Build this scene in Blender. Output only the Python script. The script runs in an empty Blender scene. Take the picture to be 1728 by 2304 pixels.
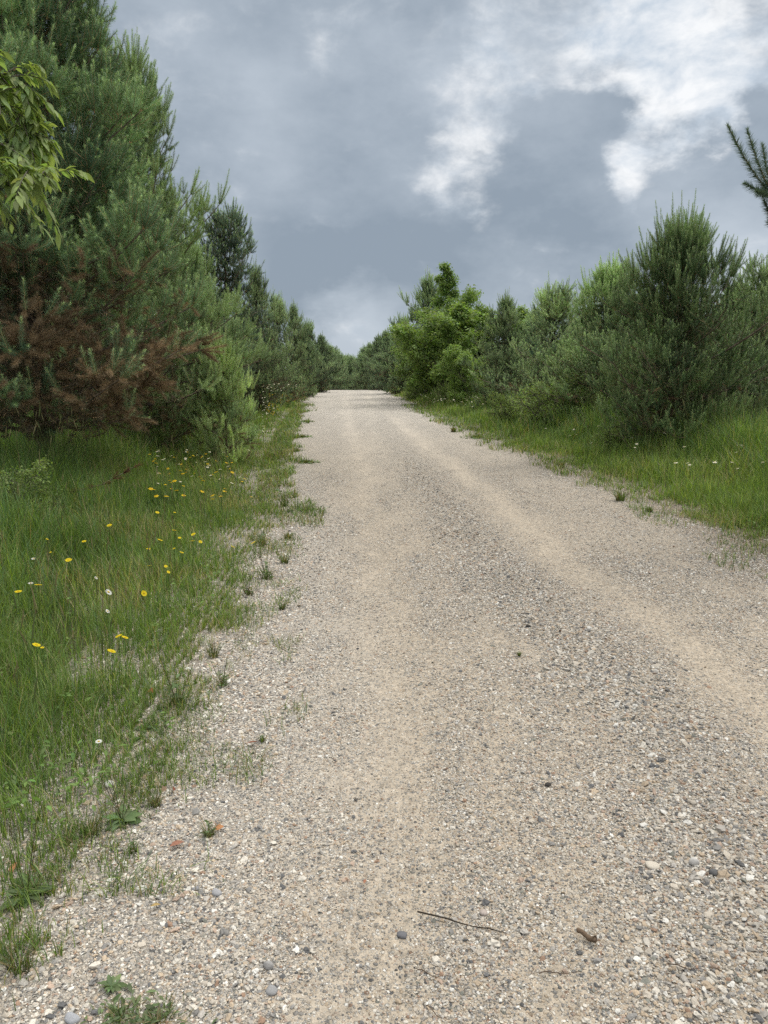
import bpy, math, numpy as np
from mathutils import Vector, Matrix

# ------------------------------------------------------------------ camera, sky, sun, exposure
S = bpy.context.scene
COL = S.collection
PXW, PXH, FPX = 1728.0, 2304.0, 1664.0          # the photograph's frame and its focal length in its own pixels
EYE = 1.6
PITCH = math.atan((1152 - 826) / FPX)
cam = bpy.data.cameras.new('camera'); cam.lens = 26.0; cam.sensor_width = 36.0; cam.sensor_fit = 'AUTO'
cam.clip_start = 0.05; cam.clip_end = 3000
cam_o = bpy.data.objects.new('camera', cam); COL.objects.link(cam_o)
cam_o.location = (0, 0, EYE); cam_o.rotation_euler = (math.pi/2 - PITCH, 0, 0)
S.camera = cam_o
S.view_settings.view_transform = 'Standard'; S.view_settings.look = 'None'
S.view_settings.exposure = 0.0; S.view_settings.gamma = 1.0
S.render.engine = 'CYCLES'
S.cycles.max_bounces = 7; S.cycles.diffuse_bounces = 5; S.cycles.glossy_bounces = 2
S.cycles.transmission_bounces = 3; S.cycles.transparent_max_bounces = 4
S.cycles.use_denoising = False
S.cycles.caustics_reflective = False; S.cycles.caustics_refractive = False

SUN_EL, SUN_AZ = math.radians(52), math.radians(58)      # azimuth from +Y towards +X

def view_dir(px, py):
    dx = (px - PXW/2) / FPX; dy = -(py - PXH/2) / FPX
    c, s = math.cos(PITCH), math.sin(PITCH)
    v = Vector((dx, c + dy*s, -s + dy*c)); return v.normalized()

def P(px, py, z=0.0):
    """world point at height z seen at a pixel of the photograph"""
    v = view_dir(px, py); t = (z - EYE) / v.z
    return (v.x*t, v.y*t)

def at_dist(px, py, d):
    v = view_dir(px, py); t = d / v.y
    return (v.x*t, d, EYE + v.z*t)

def make_world():
    w = bpy.data.worlds.new('World'); S.world = w; w.use_nodes = True
    nt = w.node_tree; N = nt.nodes; L = nt.links
    for n in list(N): N.remove(n)
    out = N.new('ShaderNodeOutputWorld')
    sky = N.new('ShaderNodeTexSky'); sky.sky_type = 'NISHITA'; sky.sun_disc = False
    sky.sun_elevation = SUN_EL; sky.sun_rotation = SUN_AZ
    bg_sky = N.new('ShaderNodeBackground'); bg_sky.inputs[1].default_value = 0.10
    L.new(sky.outputs[0], bg_sky.inputs[0])
    tc = N.new('ShaderNodeTexCoord')
    def val(x): return x
    def math_(op, a, b=None, c=None, clamp=False):
        n = N.new('ShaderNodeMath'); n.operation = op; n.use_clamp = clamp
        for i, v in enumerate((a, b, c)):
            if v is None: continue
            if hasattr(v, 'is_linked'): L.new(v, n.inputs[i])
            else: n.inputs[i].default_value = v
        return n.outputs[0]
    def noise(vec, scale, detail=6, rough=0.55, dist=0.0):
        n = N.new('ShaderNodeTexNoise'); n.inputs['Scale'].default_value = scale
        n.inputs['Detail'].default_value = detail; n.inputs['Roughness'].default_value = rough
        n.inputs['Distortion'].default_value = dist
        L.new(vec, n.inputs['Vector']); return n
    vec = tc.outputs['Generated']
    # stretch: clouds flatten towards the horizon
    sep = N.new('ShaderNodeSeparateXYZ'); L.new(vec, sep.inputs[0])
    comb = N.new('ShaderNodeCombineXYZ')
    L.new(sep.outputs[0], comb.inputs[0]); L.new(sep.outputs[1], comb.inputs[1])
    L.new(math_('MULTIPLY', sep.outputs[2], 1.7), comb.inputs[2])
    cv = comb.outputs[0]
    n_big = noise(cv, 3.0, 5, 0.5)
    n_warp = noise(cv, 5.5, 7, 0.6)
    n_fine = noise(cv, 10.0, 9, 0.60, 0.2)
    # warped direction
    sub = N.new('ShaderNodeVectorMath'); sub.operation = 'SUBTRACT'
    L.new(n_warp.outputs['Color'], sub.inputs[0]); sub.inputs[1].default_value = (0.5, 0.5, 0.5)
    sc = N.new('ShaderNodeVectorMath'); sc.operation = 'SCALE'; sc.inputs['Scale'].default_value = 0.22
    L.new(sub.outputs[0], sc.inputs[0])
    add = N.new('ShaderNodeVectorMath'); add.operation = 'ADD'
    L.new(vec, add.inputs[0]); L.new(sc.outputs[0], add.inputs[1])
    wv = add.outputs[0]
    def blobs(lst):
        tot = None
        for (px, py, r, amp) in lst:
            d = view_dir(px, py)
            dn = N.new('ShaderNodeVectorMath'); dn.operation = 'DISTANCE'
            L.new(wv, dn.inputs[0]); dn.inputs[1].default_value = tuple(d)
            m = N.new('ShaderNodeMapRange'); m.interpolation_type = 'SMOOTHSTEP'
            L.new(dn.outputs['Value'], m.inputs[0])
            m.inputs[1].default_value = 0.0; m.inputs[2].default_value = r / FPX
            m.inputs[3].default_value = amp; m.inputs[4].default_value = 0.0
            tot = m.outputs[0] if tot is None else math_('ADD', tot, m.outputs[0])
        return tot
    bright = blobs([(1400, 120, 210, .75), (1650, 110, 260, .85), (1560, 200, 330, .35), (1130, 300, 150, .5), (1060, 390, 150, .75), (1190, 230, 110, .4), (1420, 360, 130, .75),
                    (1600, 300, 160, .35), (1175, 110, 110, .6), (990, 310, 230, .28), (1300, 60, 420, .25), (1480, 300, 150, .4),
                    (1750, 500, 300, .35), (1330, 600, 300, .12)])
    dark = blobs([(1310, 290, 170, 1.2), (1240, 420, 220, .8), (1560, 390, 140, .9), (1640, 440, 170, .6), (1420, 490, 240, .6),
                  (1715, 300, 90, .9), (800, 560, 500, .25)])
    s = math_('SUBTRACT', bright, dark)
    s = math_('ADD', s, math_('MULTIPLY', math_('SUBTRACT', n_fine.outputs[0], 0.5), 2.7))
    mr = N.new('ShaderNodeMapRange'); mr.interpolation_type = 'SMOOTHSTEP'
    L.new(s, mr.inputs[0]); mr.inputs[1].default_value = -0.05; mr.inputs[2].default_value = 1.25
    gap = mr.outputs[0]
    # base colour of the cloud deck
    base = N.new('ShaderNodeValToRGB'); cr = base.color_ramp
    cr.elements[0].position = 0.25; cr.elements[0].color = (0.29, 0.352, 0.425, 1)
    cr.elements[1].position = 0.78; cr.elements[1].color = (0.51, 0.575, 0.65, 1)
    e = math_('ADD', math_('MULTIPLY', math_('SUBTRACT', n_big.outputs[0], 0.5), 0.9),
              math_('MULTIPLY', math_('SUBTRACT', n_warp.outputs[0], 0.5), 0.95))
    horiz = blobs([(770, 770, 240, .62), (560, 560, 170, .18), (420, 60, 300, .12), (830, 40, 500, .12), (1650, 640, 420, .3), (1250, 80, 400, .2),
                   (640, 640, 260, -.22), (950, 560, 380, -.1)])
    e = math_('ADD', math_('ADD', e, 0.40), horiz)
    L.new(e, base.inputs[0])
    mixc = N.new('ShaderNodeMix'); mixc.data_type = 'RGBA'
    L.new(gap, mixc.inputs['Factor']); L.new(base.outputs[0], mixc.inputs['A'])
    n_in = noise(cv, 16.0, 8, 0.6, 0.2); hi = N.new('ShaderNodeValToRGB'); L.new(n_in.outputs[0], hi.inputs[0])
    hi.color_ramp.elements[0].position = .36; hi.color_ramp.elements[0].color = (.60, .68, .77, 1); hi.color_ramp.elements[1].position = .62; hi.color_ramp.elements[1].color = (.97, .985, 1.0, 1)
    L.new(hi.outputs[0], mixc.inputs['B'])
    # an overcast sky is brightest overhead
    zr = N.new('ShaderNodeMapRange'); L.new(sep.outputs[2], zr.inputs[0]); zr.interpolation_type = 'SMOOTHSTEP'
    zr.inputs[1].default_value = 0.42; zr.inputs[2].default_value = 0.95
    zr.inputs[3].default_value = 0.0; zr.inputs[4].default_value = 1.0
    mz = N.new('ShaderNodeMix'); mz.data_type = 'RGBA'; L.new(zr.outputs[0], mz.inputs['Factor']); L.new(mixc.outputs['Result'], mz.inputs['A'])
    mz.inputs['B'].default_value = (2.15, 2.1, 2.0, 1)
    bg = N.new('ShaderNodeBackground'); L.new(mz.outputs['Result'], bg.inputs[0]); bg.inputs[1].default_value = 1.0
    ms = N.new('ShaderNodeMixShader'); ms.inputs[0].default_value = 0.97
    L.new(bg_sky.outputs[0], ms.inputs[1]); L.new(bg.outputs[0], ms.inputs[2]); L.new(ms.outputs[0], out.inputs[0])
make_world()
sun = bpy.data.lights.new('sun', 'SUN'); sun.energy = 1.5; sun.angle = math.radians(14); sun.color = (1.0, 0.95, 0.87)
sun_o = bpy.data.objects.new('sun', sun); COL.objects.link(sun_o)
sd = Vector((math.cos(SUN_EL)*math.sin(SUN_AZ), math.cos(SUN_EL)*math.cos(SUN_AZ), math.sin(SUN_EL)))
sun_o.rotation_euler = sd.to_track_quat('Z', 'Y').to_euler(); sun_o.location = (20, 10, 40)

# ------------------------------------------------------------------ helpers
def tag(o, label=None, cat=None, group=None, kind=None):
    if label: o['label'] = label
    if cat: o['category'] = cat
    if group: o['group'] = group
    if kind: o['kind'] = kind
    return o

def empty(name, loc, rz=0.0, sc=1.0):
    o = bpy.data.objects.new(name, None); COL.objects.link(o)
    o.location = loc; o.rotation_euler = (0, 0, rz); o.scale = (sc, sc, sc); o.empty_display_size = 0.2
    return o

def mesh_np(name, V, F, mat=None, col=None, smooth=False):
    """triangles F (n,3) over vertices V; col (nv,3)"""
    V = np.ascontiguousarray(V, dtype=np.float32).reshape(-1, 3); F = np.ascontiguousarray(F, dtype=np.int32).reshape(-1, 3)
    me = bpy.data.meshes.new(name)
    me.vertices.add(len(V)); me.vertices.foreach_set('co', V.ravel())
    me.loops.add(F.size); me.loops.foreach_set('vertex_index', F.ravel())
    me.polygons.add(len(F)); me.polygons.foreach_set('loop_start', np.arange(0, F.size, 3, dtype=np.int32))
    me.polygons.foreach_set('loop_total', np.full(len(F), 3, dtype=np.int32))
    me.polygons.foreach_set('use_smooth', np.full(len(F), smooth, dtype=bool))
    if col is not None:
        a = me.color_attributes.new('Col', 'FLOAT_COLOR', 'POINT')
        c = np.ones((len(V), 4), dtype=np.float32); c[:, :3] = col; a.data.foreach_set('color', c.ravel())
    me.update(calc_edges=True)
    if mat: me.materials.append(mat)
    return me

def add_obj(name, me, parent=None):
    o = bpy.data.objects.new(name, me); COL.objects.link(o)
    if parent: o.parent = parent
    return o

def copy_tree(o, loc, rz, sc=None, label=None, group=None):
    r = o.copy(); COL.objects.link(r); r.location = loc; r.rotation_euler = (0, 0, rz)
    if sc: r.scale = sc
    if label: r['label'] = label
    if group: r['group'] = group
    for ch in o.children:
        c = ch.copy(); COL.objects.link(c); c.parent = r
    return r

def norm(a): return a / (np.linalg.norm(a, axis=-1, keepdims=True) + 1e-12)

def cat(parts):
    """join [(V,F,C)...]"""
    V, F, C, o = [], [], [], 0
    for v, f, c in parts:
        v = v.reshape(-1, 3); V.append(v); F.append(f.reshape(-1, 3) + o); o += len(v)
        C.append(np.broadcast_to(c, v.shape) if np.ndim(c) < 2 else c.reshape(-1, 3))
    return np.concatenate(V), np.concatenate(F), np.concatenate(C)

def tubes(Pt, R, sides=5, col=(.1, .07, .05)):
    """Pt (n,K,3), R (n,K): tapered tubes as one array"""
    n, K, _ = Pt.shape
    T = np.gradient(Pt, axis=1); T = norm(T)
    ref = np.where(np.abs(T[..., 2:3]) > 0.9, np.array([1., 0, 0]), np.array([0, 0, 1.]))
    A = norm(np.cross(T, ref)); B = np.cross(T, A)
    ang = np.linspace(0, 2*np.pi, sides, endpoint=False)
    ring = A[:, :, None, :]*np.cos(ang)[None, None, :, None] + B[:, :, None, :]*np.sin(ang)[None, None, :, None]
    V = Pt[:, :, None, :] + ring*R[:, :, None, None]
    idx = np.arange(n*K*sides).reshape(n, K, sides)
    a = idx[:, :-1, :]; b = np.roll(idx, -1, 2)[:, :-1, :]; c = idx[:, 1:, :]; d = np.roll(idx, -1, 2)[:, 1:, :]
    F = np.concatenate([np.stack([a, c, b], -1).reshape(-1, 3), np.stack([b, c, d], -1).reshape(-1, 3)])
    V = V.reshape(-1, 3)
    return V, F, np.broadcast_to(np.array(col, dtype=float), V.shape)

def vnoise(x, y, seed=0):
    xi = np.floor(x).astype(np.int64); yi = np.floor(y).astype(np.int64); fx = x - xi; fy = y - yi
    fx = fx*fx*(3-2*fx); fy = fy*fy*(3-2*fy)
    def h(a, b):
        n = (a*374761393 + b*668265263 + seed*1442695041) & 0x7fffffff
        n = ((n ^ (n >> 13)) * 1274126177) & 0x7fffffff
        return ((n ^ (n >> 16)) & 0xffff) / 65535.0
    return (h(xi, yi)*(1-fx) + h(xi+1, yi)*fx)*(1-fy) + (h(xi, yi+1)*(1-fx) + h(xi+1, yi+1)*fx)*fy
def fbm(x, y, seed=0, o=4):
    x = np.asarray(x, dtype=float); y = np.asarray(y, dtype=float)
    t = 0; a = 0.5; s = 0
    for i in range(o):
        t = t + a*vnoise(x*2**i + 17.3*i, y*2**i - 9.1*i, seed+i); s += a; a *= .5
    return t/s
def sstep(a, b, x):
    t = np.clip((x-a)/(b-a), 0, 1); return t*t*(3-2*t)

# ------------------------------------------------------------------ the road's course and the lie of the land
def table(pts):
    g = sorted([(P(*p)[1], P(*p)[0]) for p in pts]); return np.array([a for a, b in g]), np.array([b for a, b in g])
_ly, _lx = table([(60, 2000), (190, 1880), (310, 1720), (390, 1600), (470, 1460), (500, 1340), (545, 1240), (585, 1150), (578, 1080), (600, 1020), (628, 960), (666, 915), (702, 886)])
_ry, _rx = table([(1728, 1235), (1560, 1160), (1400, 1098), (1300, 1058), (1200, 1020), (1100, 978), (960, 925), (895, 892), (875, 882)])
def xl(y): return np.interp(y, _ly, _lx)
def xr(y): return np.where(y < _ry[0], 3.35 - 0.02*(y-_ry[0]), np.interp(y, _ry, _rx))
_t1y, _t1x = table([(840, 2304), (880, 2000), (880, 1700), (850, 1400), (840, 1200), (815, 1050), (790, 950), (775, 895)])
_t2y, _t2x = table([(1728, 1590), (1570, 1450), (1400, 1345), (1220, 1210), (1110, 1115), (980, 1020), (900, 955), (830, 895)])
def track1(y): return np.interp(y, _t1y, _t1x)
def track2(y): return np.where(y < _t2y[0], _t2x[0] + 0.0*y, np.interp(y, _t2y, _t2x))
_wy, _wx = table([(1660, 2250), (1650, 2000), (1560, 1850), (1450, 1650), (1340, 1500), (1210, 1390), (1090, 1260), (960, 1100), (870, 960)])
def windrow(y): return np.interp(y, _wy, _wx)

def edge_noise(x, y, seed): return (fbm(x*1.3, y*1.3, seed, 4) - .5)*0.9
def outside(x, y):
    """metres beyond the ragged gravel edge (positive on the verge)"""
    amp = np.clip(0.20 + y*0.025, .2, .9)
    a = (xl(y) - x) + edge_noise(x*0+3, y, 5)*amp*1.2
    b = (x - xr(y)) + edge_noise(x*0+9, y, 8)*amp*1.1
    return np.maximum(a, b)
def ground_z(x, y):
    x = np.asarray(x, dtype=float); y = np.asarray(y, dtype=float)
    yy = np.clip(y - 48, 0, 26); z = -0.0015*yy*yy
    z = z - 0.078*np.clip(y - 74, 0, 30)
    left = xl(y) - x; right = x - xr(y)
    z = z + sstep(16, 46, y)*0.62*sstep(0.1, 1.8, left) * sstep(90, 60, y)
    z = z + 0.16*sstep(0.1, 2.5, np.maximum(left, right))*sstep(60, 30, y) * .6
    out = sstep(0, .8, np.maximum(left, right))
    z = z + out*(fbm(x*.7, y*.7, 3) - .5)*.10
    # gentle ruts in the drive
    inside = 1 - out
    z = z + inside*(0.02*(fbm(x*1.1, y*.5, 12) - .5) - .012*np.exp(-((x-track1(y))/.25)**2) - .014*np.exp(-((x-track2(y))/.28)**2)
                    + .014*np.exp(-((x-windrow(y))/.28)**2))
    return z

# ------------------------------------------------------------------ materials
def new_mat(name):
    m = bpy.data.materials.new(name); m.use_nodes = True
    nt = m.node_tree
    for n in list(nt.nodes): nt.nodes.remove(n)
    return m, nt, nt.nodes, nt.links

def foliage_mat(name, transl=0.35, rough=0.5, spec=0.25, tcol=(1.3, 1.35, .55), var=0.25, gain=1.0):
    """leaf surface: colour per vertex, a little gloss, light passing through"""
    m, nt, N, L = new_mat(name)
    out = N.new('ShaderNodeOutputMaterial'); at = N.new('ShaderNodeAttribute'); at.attribute_name = 'Col'
    oi = N.new('ShaderNodeObjectInfo')
    hs = N.new('ShaderNodeHueSaturation')
    mr = N.new('ShaderNodeMapRange'); L.new(oi.outputs['Random'], mr.inputs[0])
    mr.inputs[3].default_value = gain*(1-var*.5); mr.inputs[4].default_value = gain*(1+var*.5)
    L.new(mr.outputs[0], hs.inputs['Value']); L.new(at.outputs['Color'], hs.inputs['Color'])
    b = N.new('ShaderNodeBsdfPrincipled'); b.inputs['Roughness'].default_value = rough
    b.inputs['Specular IOR Level'].default_value = spec
    L.new(hs.outputs[0], b.inputs['Base Color'])
    t = N.new('ShaderNodeBsdfTranslucent')
    mu = N.new('ShaderNodeMix'); mu.data_type = 'RGBA'; mu.blend_type = 'MULTIPLY'; mu.inputs['Factor'].default_value = 1
    L.new(hs.outputs[0], mu.inputs['A']); mu.inputs['B'].default_value = (*tcol, 1)
    L.new(mu.outputs['Result'], t.inputs[0])
    mx = N.new('ShaderNodeMixShader'); mx.inputs[0].default_value = transl
    L.new(b.outputs[0], mx.inputs[1]); L.new(t.outputs[0], mx.inputs[2]); L.new(mx.outputs[0], out.inputs[0])
    return m

def bark_mat(name, c1, c2, scale=14):
    m, nt, N, L = new_mat(name)
    out = N.new('ShaderNodeOutputMaterial'); b = N.new('ShaderNodeBsdfPrincipled'); b.inputs['Roughness'].default_value = .9
    tc = N.new('ShaderNodeTexCoord'); n = N.new('ShaderNodeTexNoise'); n.inputs['Scale'].default_value = scale; n.inputs['Detail'].default_value = 6
    mp = N.new('ShaderNodeMapping'); mp.inputs['Scale'].default_value = (1, 1, .35)
    L.new(tc.outputs['Object'], mp.inputs[0]); L.new(mp.outputs[0], n.inputs[0])
    r = N.new('ShaderNodeValToRGB'); r.color_ramp.elements[0].position = .35; r.color_ramp.elements[1].position = .68
    r.color_ramp.elements[0].color = (*c1, 1); r.color_ramp.elements[1].color = (*c2, 1)
    L.new(n.outputs[0], r.inputs[0]); L.new(r.outputs[0], b.inputs['Base Color'])
    bu = N.new('ShaderNodeBump'); bu.inputs['Strength'].default_value = .7; bu.inputs['Distance'].default_value = .01
    L.new(n.outputs[0], bu.inputs['Height']); L.new(bu.outputs[0], b.inputs['Normal']); L.new(b.outputs[0], out.inputs[0])
    return m

def attr_mat(name, rough=.8, spec=.3, bump=0.0, bscale=200):
    m, nt, N, L = new_mat(name)
    out = N.new('ShaderNodeOutputMaterial'); b = N.new('ShaderNodeBsdfPrincipled')
    b.inputs['Roughness'].default_value = rough; b.inputs['Specular IOR Level'].default_value = spec
    at = N.new('ShaderNodeAttribute'); at.attribute_name = 'Col'
    tc = N.new('ShaderNodeTexCoord'); n = N.new('ShaderNodeTexNoise'); n.inputs['Scale'].default_value = bscale; n.inputs['Detail'].default_value = 4
    L.new(tc.outputs['Object'], n.inputs['Vector'])
    mr = N.new('ShaderNodeMapRange'); L.new(n.outputs[0], mr.inputs[0]); mr.inputs[1].default_value = .3; mr.inputs[2].default_value = .7
    mr.inputs[3].default_value = .8; mr.inputs[4].default_value = 1.15
    hs = N.new('ShaderNodeHueSaturation'); L.new(mr.outputs[0], hs.inputs['Value']); L.new(at.outputs['Color'], hs.inputs['Color'])
    L.new(hs.outputs[0], b.inputs['Base Color'])
    if bump:
        bu = N.new('ShaderNodeBump'); bu.inputs['Strength'].default_value = bump; bu.inputs['Distance'].default_value = .002
        L.new(n.outputs[0], bu.inputs['Height']); L.new(bu.outputs[0], b.inputs['Normal'])
    L.new(b.outputs[0], out.inputs[0])
    return m

STONES = [((.58, .54, .47), 22), ((.48, .43, .36), 22), ((.38, .355, .32), 17), ((.26, .25, .235), 12), ((.13, .13, .13), 6),
          ((.46, .37, .27), 12), ((.42, .32, .25), 5), ((.30, .20, .14), 2), ((.68, .66, .61), 7), ((.22, .22, .19), 4)]

def road_mat():
    m, nt, N, L = new_mat('crushed_gravel_and_sand')
    out = N.new('ShaderNodeOutputMaterial'); b = N.new('ShaderNodeBsdfPrincipled'); b.inputs['Roughness'].default_value = .9
    b.inputs['Specular IOR Level'].default_value = .2
    tc = N.new('ShaderNodeTexCoord'); at = N.new('ShaderNodeAttribute'); at.attribute_name = 'Col'
    sepm = N.new('ShaderNodeSeparateColor'); L.new(at.outputs['Color'], sepm.inputs[0])   # r: sandiness
    def mth(op, a, b_=None, clamp=False):
        n = N.new('ShaderNodeMath'); n.operation = op; n.use_clamp = clamp
        for i, v in enumerate((a, b_)):
            if v is None: continue
            if hasattr(v, 'is_linked'): L.new(v, n.inputs[i])
            else: n.inputs[i].default_value = v
        return n.outputs[0]
    def stones(scale, seedoff):
        mp = N.new('ShaderNodeMapping'); mp.inputs['Location'].default_value = seedoff
        L.new(tc.outputs['Object'], mp.inputs[0])
        nz = N.new('ShaderNodeTexNoise'); nz.inputs['Scale'].default_value = scale*.9; L.new(mp.outputs[0], nz.inputs[0])
        mxv = N.new('ShaderNodeMix'); mxv.data_type = 'RGBA'; mxv.blend_type = 'ADD'; mxv.inputs['Factor'].default_value = .6/scale
        L.new(mp.outputs[0], mxv.inputs['A']); L.new(nz.outputs['Color'], mxv.inputs['B'])
        v = N.new('ShaderNodeTexVoronoi'); v.inputs['Scale'].default_value = scale; L.new(mxv.outputs['Result'], v.inputs['Vector'])
        sc = N.new('ShaderNodeSeparateColor'); L.new(v.outputs['Color'], sc.inputs[0])
        r = N.new('ShaderNodeValToRGB'); r.color_ramp.interpolation = 'CONSTANT'
        tot = sum(w for c, w in STONES); acc = 0; els = r.color_ramp.elements
        for i, (c, w) in enumerate(STONES):
            e = els[0] if i == 0 else (els[1] if i == 1 else els.new(acc/tot))
            e.position = acc/tot; e.color = (*c, 1); acc += w
        L.new(sc.outputs[0], r.inputs[0])
        # darker joints between stones: the pebble's rounded height
        hgt = mth('SUBTRACT', 1.0, mth('MULTIPLY', v.outputs['Distance'], 1.4), True)
        return v, sc, r.outputs[0], hgt
    v1, s1, c1, h1 = stones(75, (0, 0, 0)); v2, s2, c2, h2 = stones(150, (3.1, 1.7, .3))
    sandc = N.new('ShaderNodeValToRGB'); sandc.color_ramp.elements[0].color = (.26, .22, .17, 1); sandc.color_ramp.elements[1].color = (.58, .50, .395, 1)
    sandc.color_ramp.elements[0].position = .3; sandc.color_ramp.elements[1].position = .72
    ns = N.new('ShaderNodeTexNoise'); ns.inputs['Scale'].default_value = 300; ns.inputs['Detail'].default_value = 5; ns.inputs['Roughness'].default_value = .75
    L.new(tc.outputs['Object'], ns.inputs[0]); L.new(ns.outputs[0], sandc.inputs[0])
    nb = N.new('ShaderNodeTexNoise'); nb.inputs['Scale'].default_value = 5; nb.inputs['Detail'].default_value = 6; nb.inputs['Roughness'].default_value = .7
    L.new(tc.outputs['Object'], nb.inputs[0])
    # sand fill where the sandy strips and the noise say so
    fill = mth('ADD', sepm.outputs[0], mth('MULTIPLY', mth('SUBTRACT', nb.outputs[0], .5), 1.5))
    def below(rnd, k):      # stone shows if random > threshold
        mr = N.new('ShaderNodeMapRange'); L.new(mth('SUBTRACT', rnd, mth('MULTIPLY', fill, k)), mr.inputs[0])
        mr.inputs[1].default_value = -.05; mr.inputs[2].default_value = .08; return mr.outputs[0]
    m1 = mth('MULTIPLY', below(s1.outputs[1], .85), N_ramp(N, L, h1, .25, .45))
    m2 = mth('MULTIPLY', below(s2.outputs[1], .62), N_ramp(N, L, h2, .2, .45))
    mixa = N.new('ShaderNodeMix'); mixa.data_type = 'RGBA'; L.new(m2, mixa.inputs['Factor']); L.new(sandc.outputs[0], mixa.inputs['A']); L.new(c2, mixa.inputs['B'])
    mixb = N.new('ShaderNodeMix'); mixb.data_type = 'RGBA'; L.new(m1, mixb.inputs['Factor']); L.new(mixa.outputs['Result'], mixb.inputs['A']); L.new(c1, mixb.inputs['B'])
    # soil joints where there is little sand
    soil = N.new('ShaderNodeMix'); soil.data_type = 'RGBA'; soil.blend_type = 'MULTIPLY'; L.new(mth('MULTIPLY', sepm.outputs[1], .75), soil.inputs['Factor'])
    L.new(mixb.outputs['Result'], soil.inputs['A']); soil.inputs['B'].default_value = (.42, .36, .28, 1)
    L.new(soil.outputs['Result'], b.inputs['Base Color'])
    nf = N.new('ShaderNodeTexNoise'); nf.inputs['Scale'].default_value = 26; nf.inputs['Detail'].default_value = 4; nf.inputs['Roughness'].default_value = .8
    L.new(tc.outputs['Object'], nf.inputs[0])
    mf = N.new('ShaderNodeMapRange'); L.new(nf.outputs[0], mf.inputs[0]); mf.inputs[1].default_value = .32; mf.inputs[2].default_value = .68; mf.inputs[3].default_value = .68; mf.inputs[4].default_value = 1.3
    hv = N.new('ShaderNodeHueSaturation'); L.new(mf.outputs[0], hv.inputs['Value']); L.new(soil.outputs['Result'], hv.inputs['Color']); 
    pl = N.new('ShaderNodeMix'); pl.data_type = 'RGBA'; L.new(mth('MULTIPLY', sepm.outputs[2], .5), pl.inputs['Factor']); L.new(hv.outputs[0], pl.inputs['A'])
    wh = N.new('ShaderNodeMix'); wh.data_type = 'RGBA'; L.new(mf.outputs[0], wh.inputs['Factor']); wh.inputs['A'].default_value = (.22, .21, .20, 1); wh.inputs['B'].default_value = (.74, .715, .67, 1)
    L.new(wh.outputs['Result'], pl.inputs['B']); L.new(pl.outputs['Result'], b.inputs['Base Color'])
    hh = mth('ADD', mth('MULTIPLY', mth('MULTIPLY', h1, m1), 1.0), mth('MULTIPLY', mth('MULTIPLY', h2, m2), .5))
    hh = mth('ADD', hh, mth('MULTIPLY', ns.outputs[0], .12))
    bu = N.new('ShaderNodeBump'); bu.inputs['Strength'].default_value = 1.0; bu.inputs['Distance'].default_value = .011
    L.new(hh, bu.inputs['Height']); L.new(bu.outputs[0], b.inputs['Normal']); L.new(b.outputs[0], out.inputs[0])
    return m
def N_ramp(N, L, x, a, b):
    mr = N.new('ShaderNodeMapRange'); mr.interpolation_type = 'SMOOTHSTEP'; L.new(x, mr.inputs[0])
    mr.inputs[1].default_value = a; mr.inputs[2].default_value = b; return mr.outputs[0]

def soil_mat():
    m, nt, N, L = new_mat('verge_soil')
    out = N.new('ShaderNodeOutputMaterial'); b = N.new('ShaderNodeBsdfPrincipled'); b.inputs['Roughness'].default_value = .95
    tc = N.new('ShaderNodeTexCoord')
    n1 = N.new('ShaderNodeTexNoise'); n1.inputs['Scale'].default_value = 3; n1.inputs['Detail'].default_value = 8; L.new(tc.outputs['Object'], n1.inputs[0])
    n2 = N.new('ShaderNodeTexNoise'); n2.inputs['Scale'].default_value = 90; n2.inputs['Detail'].default_value = 5; L.new(tc.outputs['Object'], n2.inputs[0])
    r = N.new('ShaderNodeValToRGB'); r.color_ramp.elements[0].position = .35; r.color_ramp.elements[0].color = (.045, .055, .022, 1)
    r.color_ramp.elements[1].position = .68; r.color_ramp.elements[1].color = (.13, .11, .065, 1)
    ad = N.new('ShaderNodeMath'); ad.operation = 'MULTIPLY_ADD'; L.new(n2.outputs[0], ad.inputs[0]); ad.inputs[1].default_value = .6
    sb = N.new('ShaderNodeMath'); sb.operation = 'SUBTRACT'; L.new(n1.outputs[0], sb.inputs[0]); sb.inputs[1].default_value = .3; L.new(sb.outputs[0], ad.inputs[2])
    L.new(ad.outputs[0], r.inputs[0]); L.new(r.outputs[0], b.inputs['Base Color'])
    bu = N.new('ShaderNodeBump'); bu.inputs['Distance'].default_value = .02; L.new(n2.outputs[0], bu.inputs['Height']); L.new(bu.outputs[0], b.inputs['Normal'])
    L.new(b.outputs[0], out.inputs[0]); return m

M_NEEDLE = foliage_mat('pine_needles', .14, .5, .35, (1.05, 1.25, .6), .35, gain=4.4)
M_DEAD = foliage_mat('dead_pine_needles', .3, .8, .1, (1.1, 1, .8), .1, gain=1.15)
M_LEAF = foliage_mat('broad_leaves', .42, .6, .35, (1.2, 1.3, .5), .15, gain=1.7)
M_GRASS = foliage_mat('grass_blades', .4, .5, .25, (1.2, 1.3, .45), .0)
M_PETAL = foliage_mat('petals', .35, .6, .2, (1, 1, .9), .05)
M_PINEBARK = bark_mat('pine_bark', (.055, .04, .03), (.20, .12, .075))
M_TWIGBARK = bark_mat('twig_bark', (.07, .052, .04), (.26, .20, .15), 30)
M_GREYBARK = bark_mat('grey_bark', (.06, .055, .045), (.22, .19, .15), 20)
M_STONE = attr_mat('pebbles', .75, .25, .5, 350)
M_ATTR = attr_mat('dry_leaf_and_twig', .8, .2, .6, 250)
M_ROAD = road_mat(); M_SOIL = soil_mat()

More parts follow.
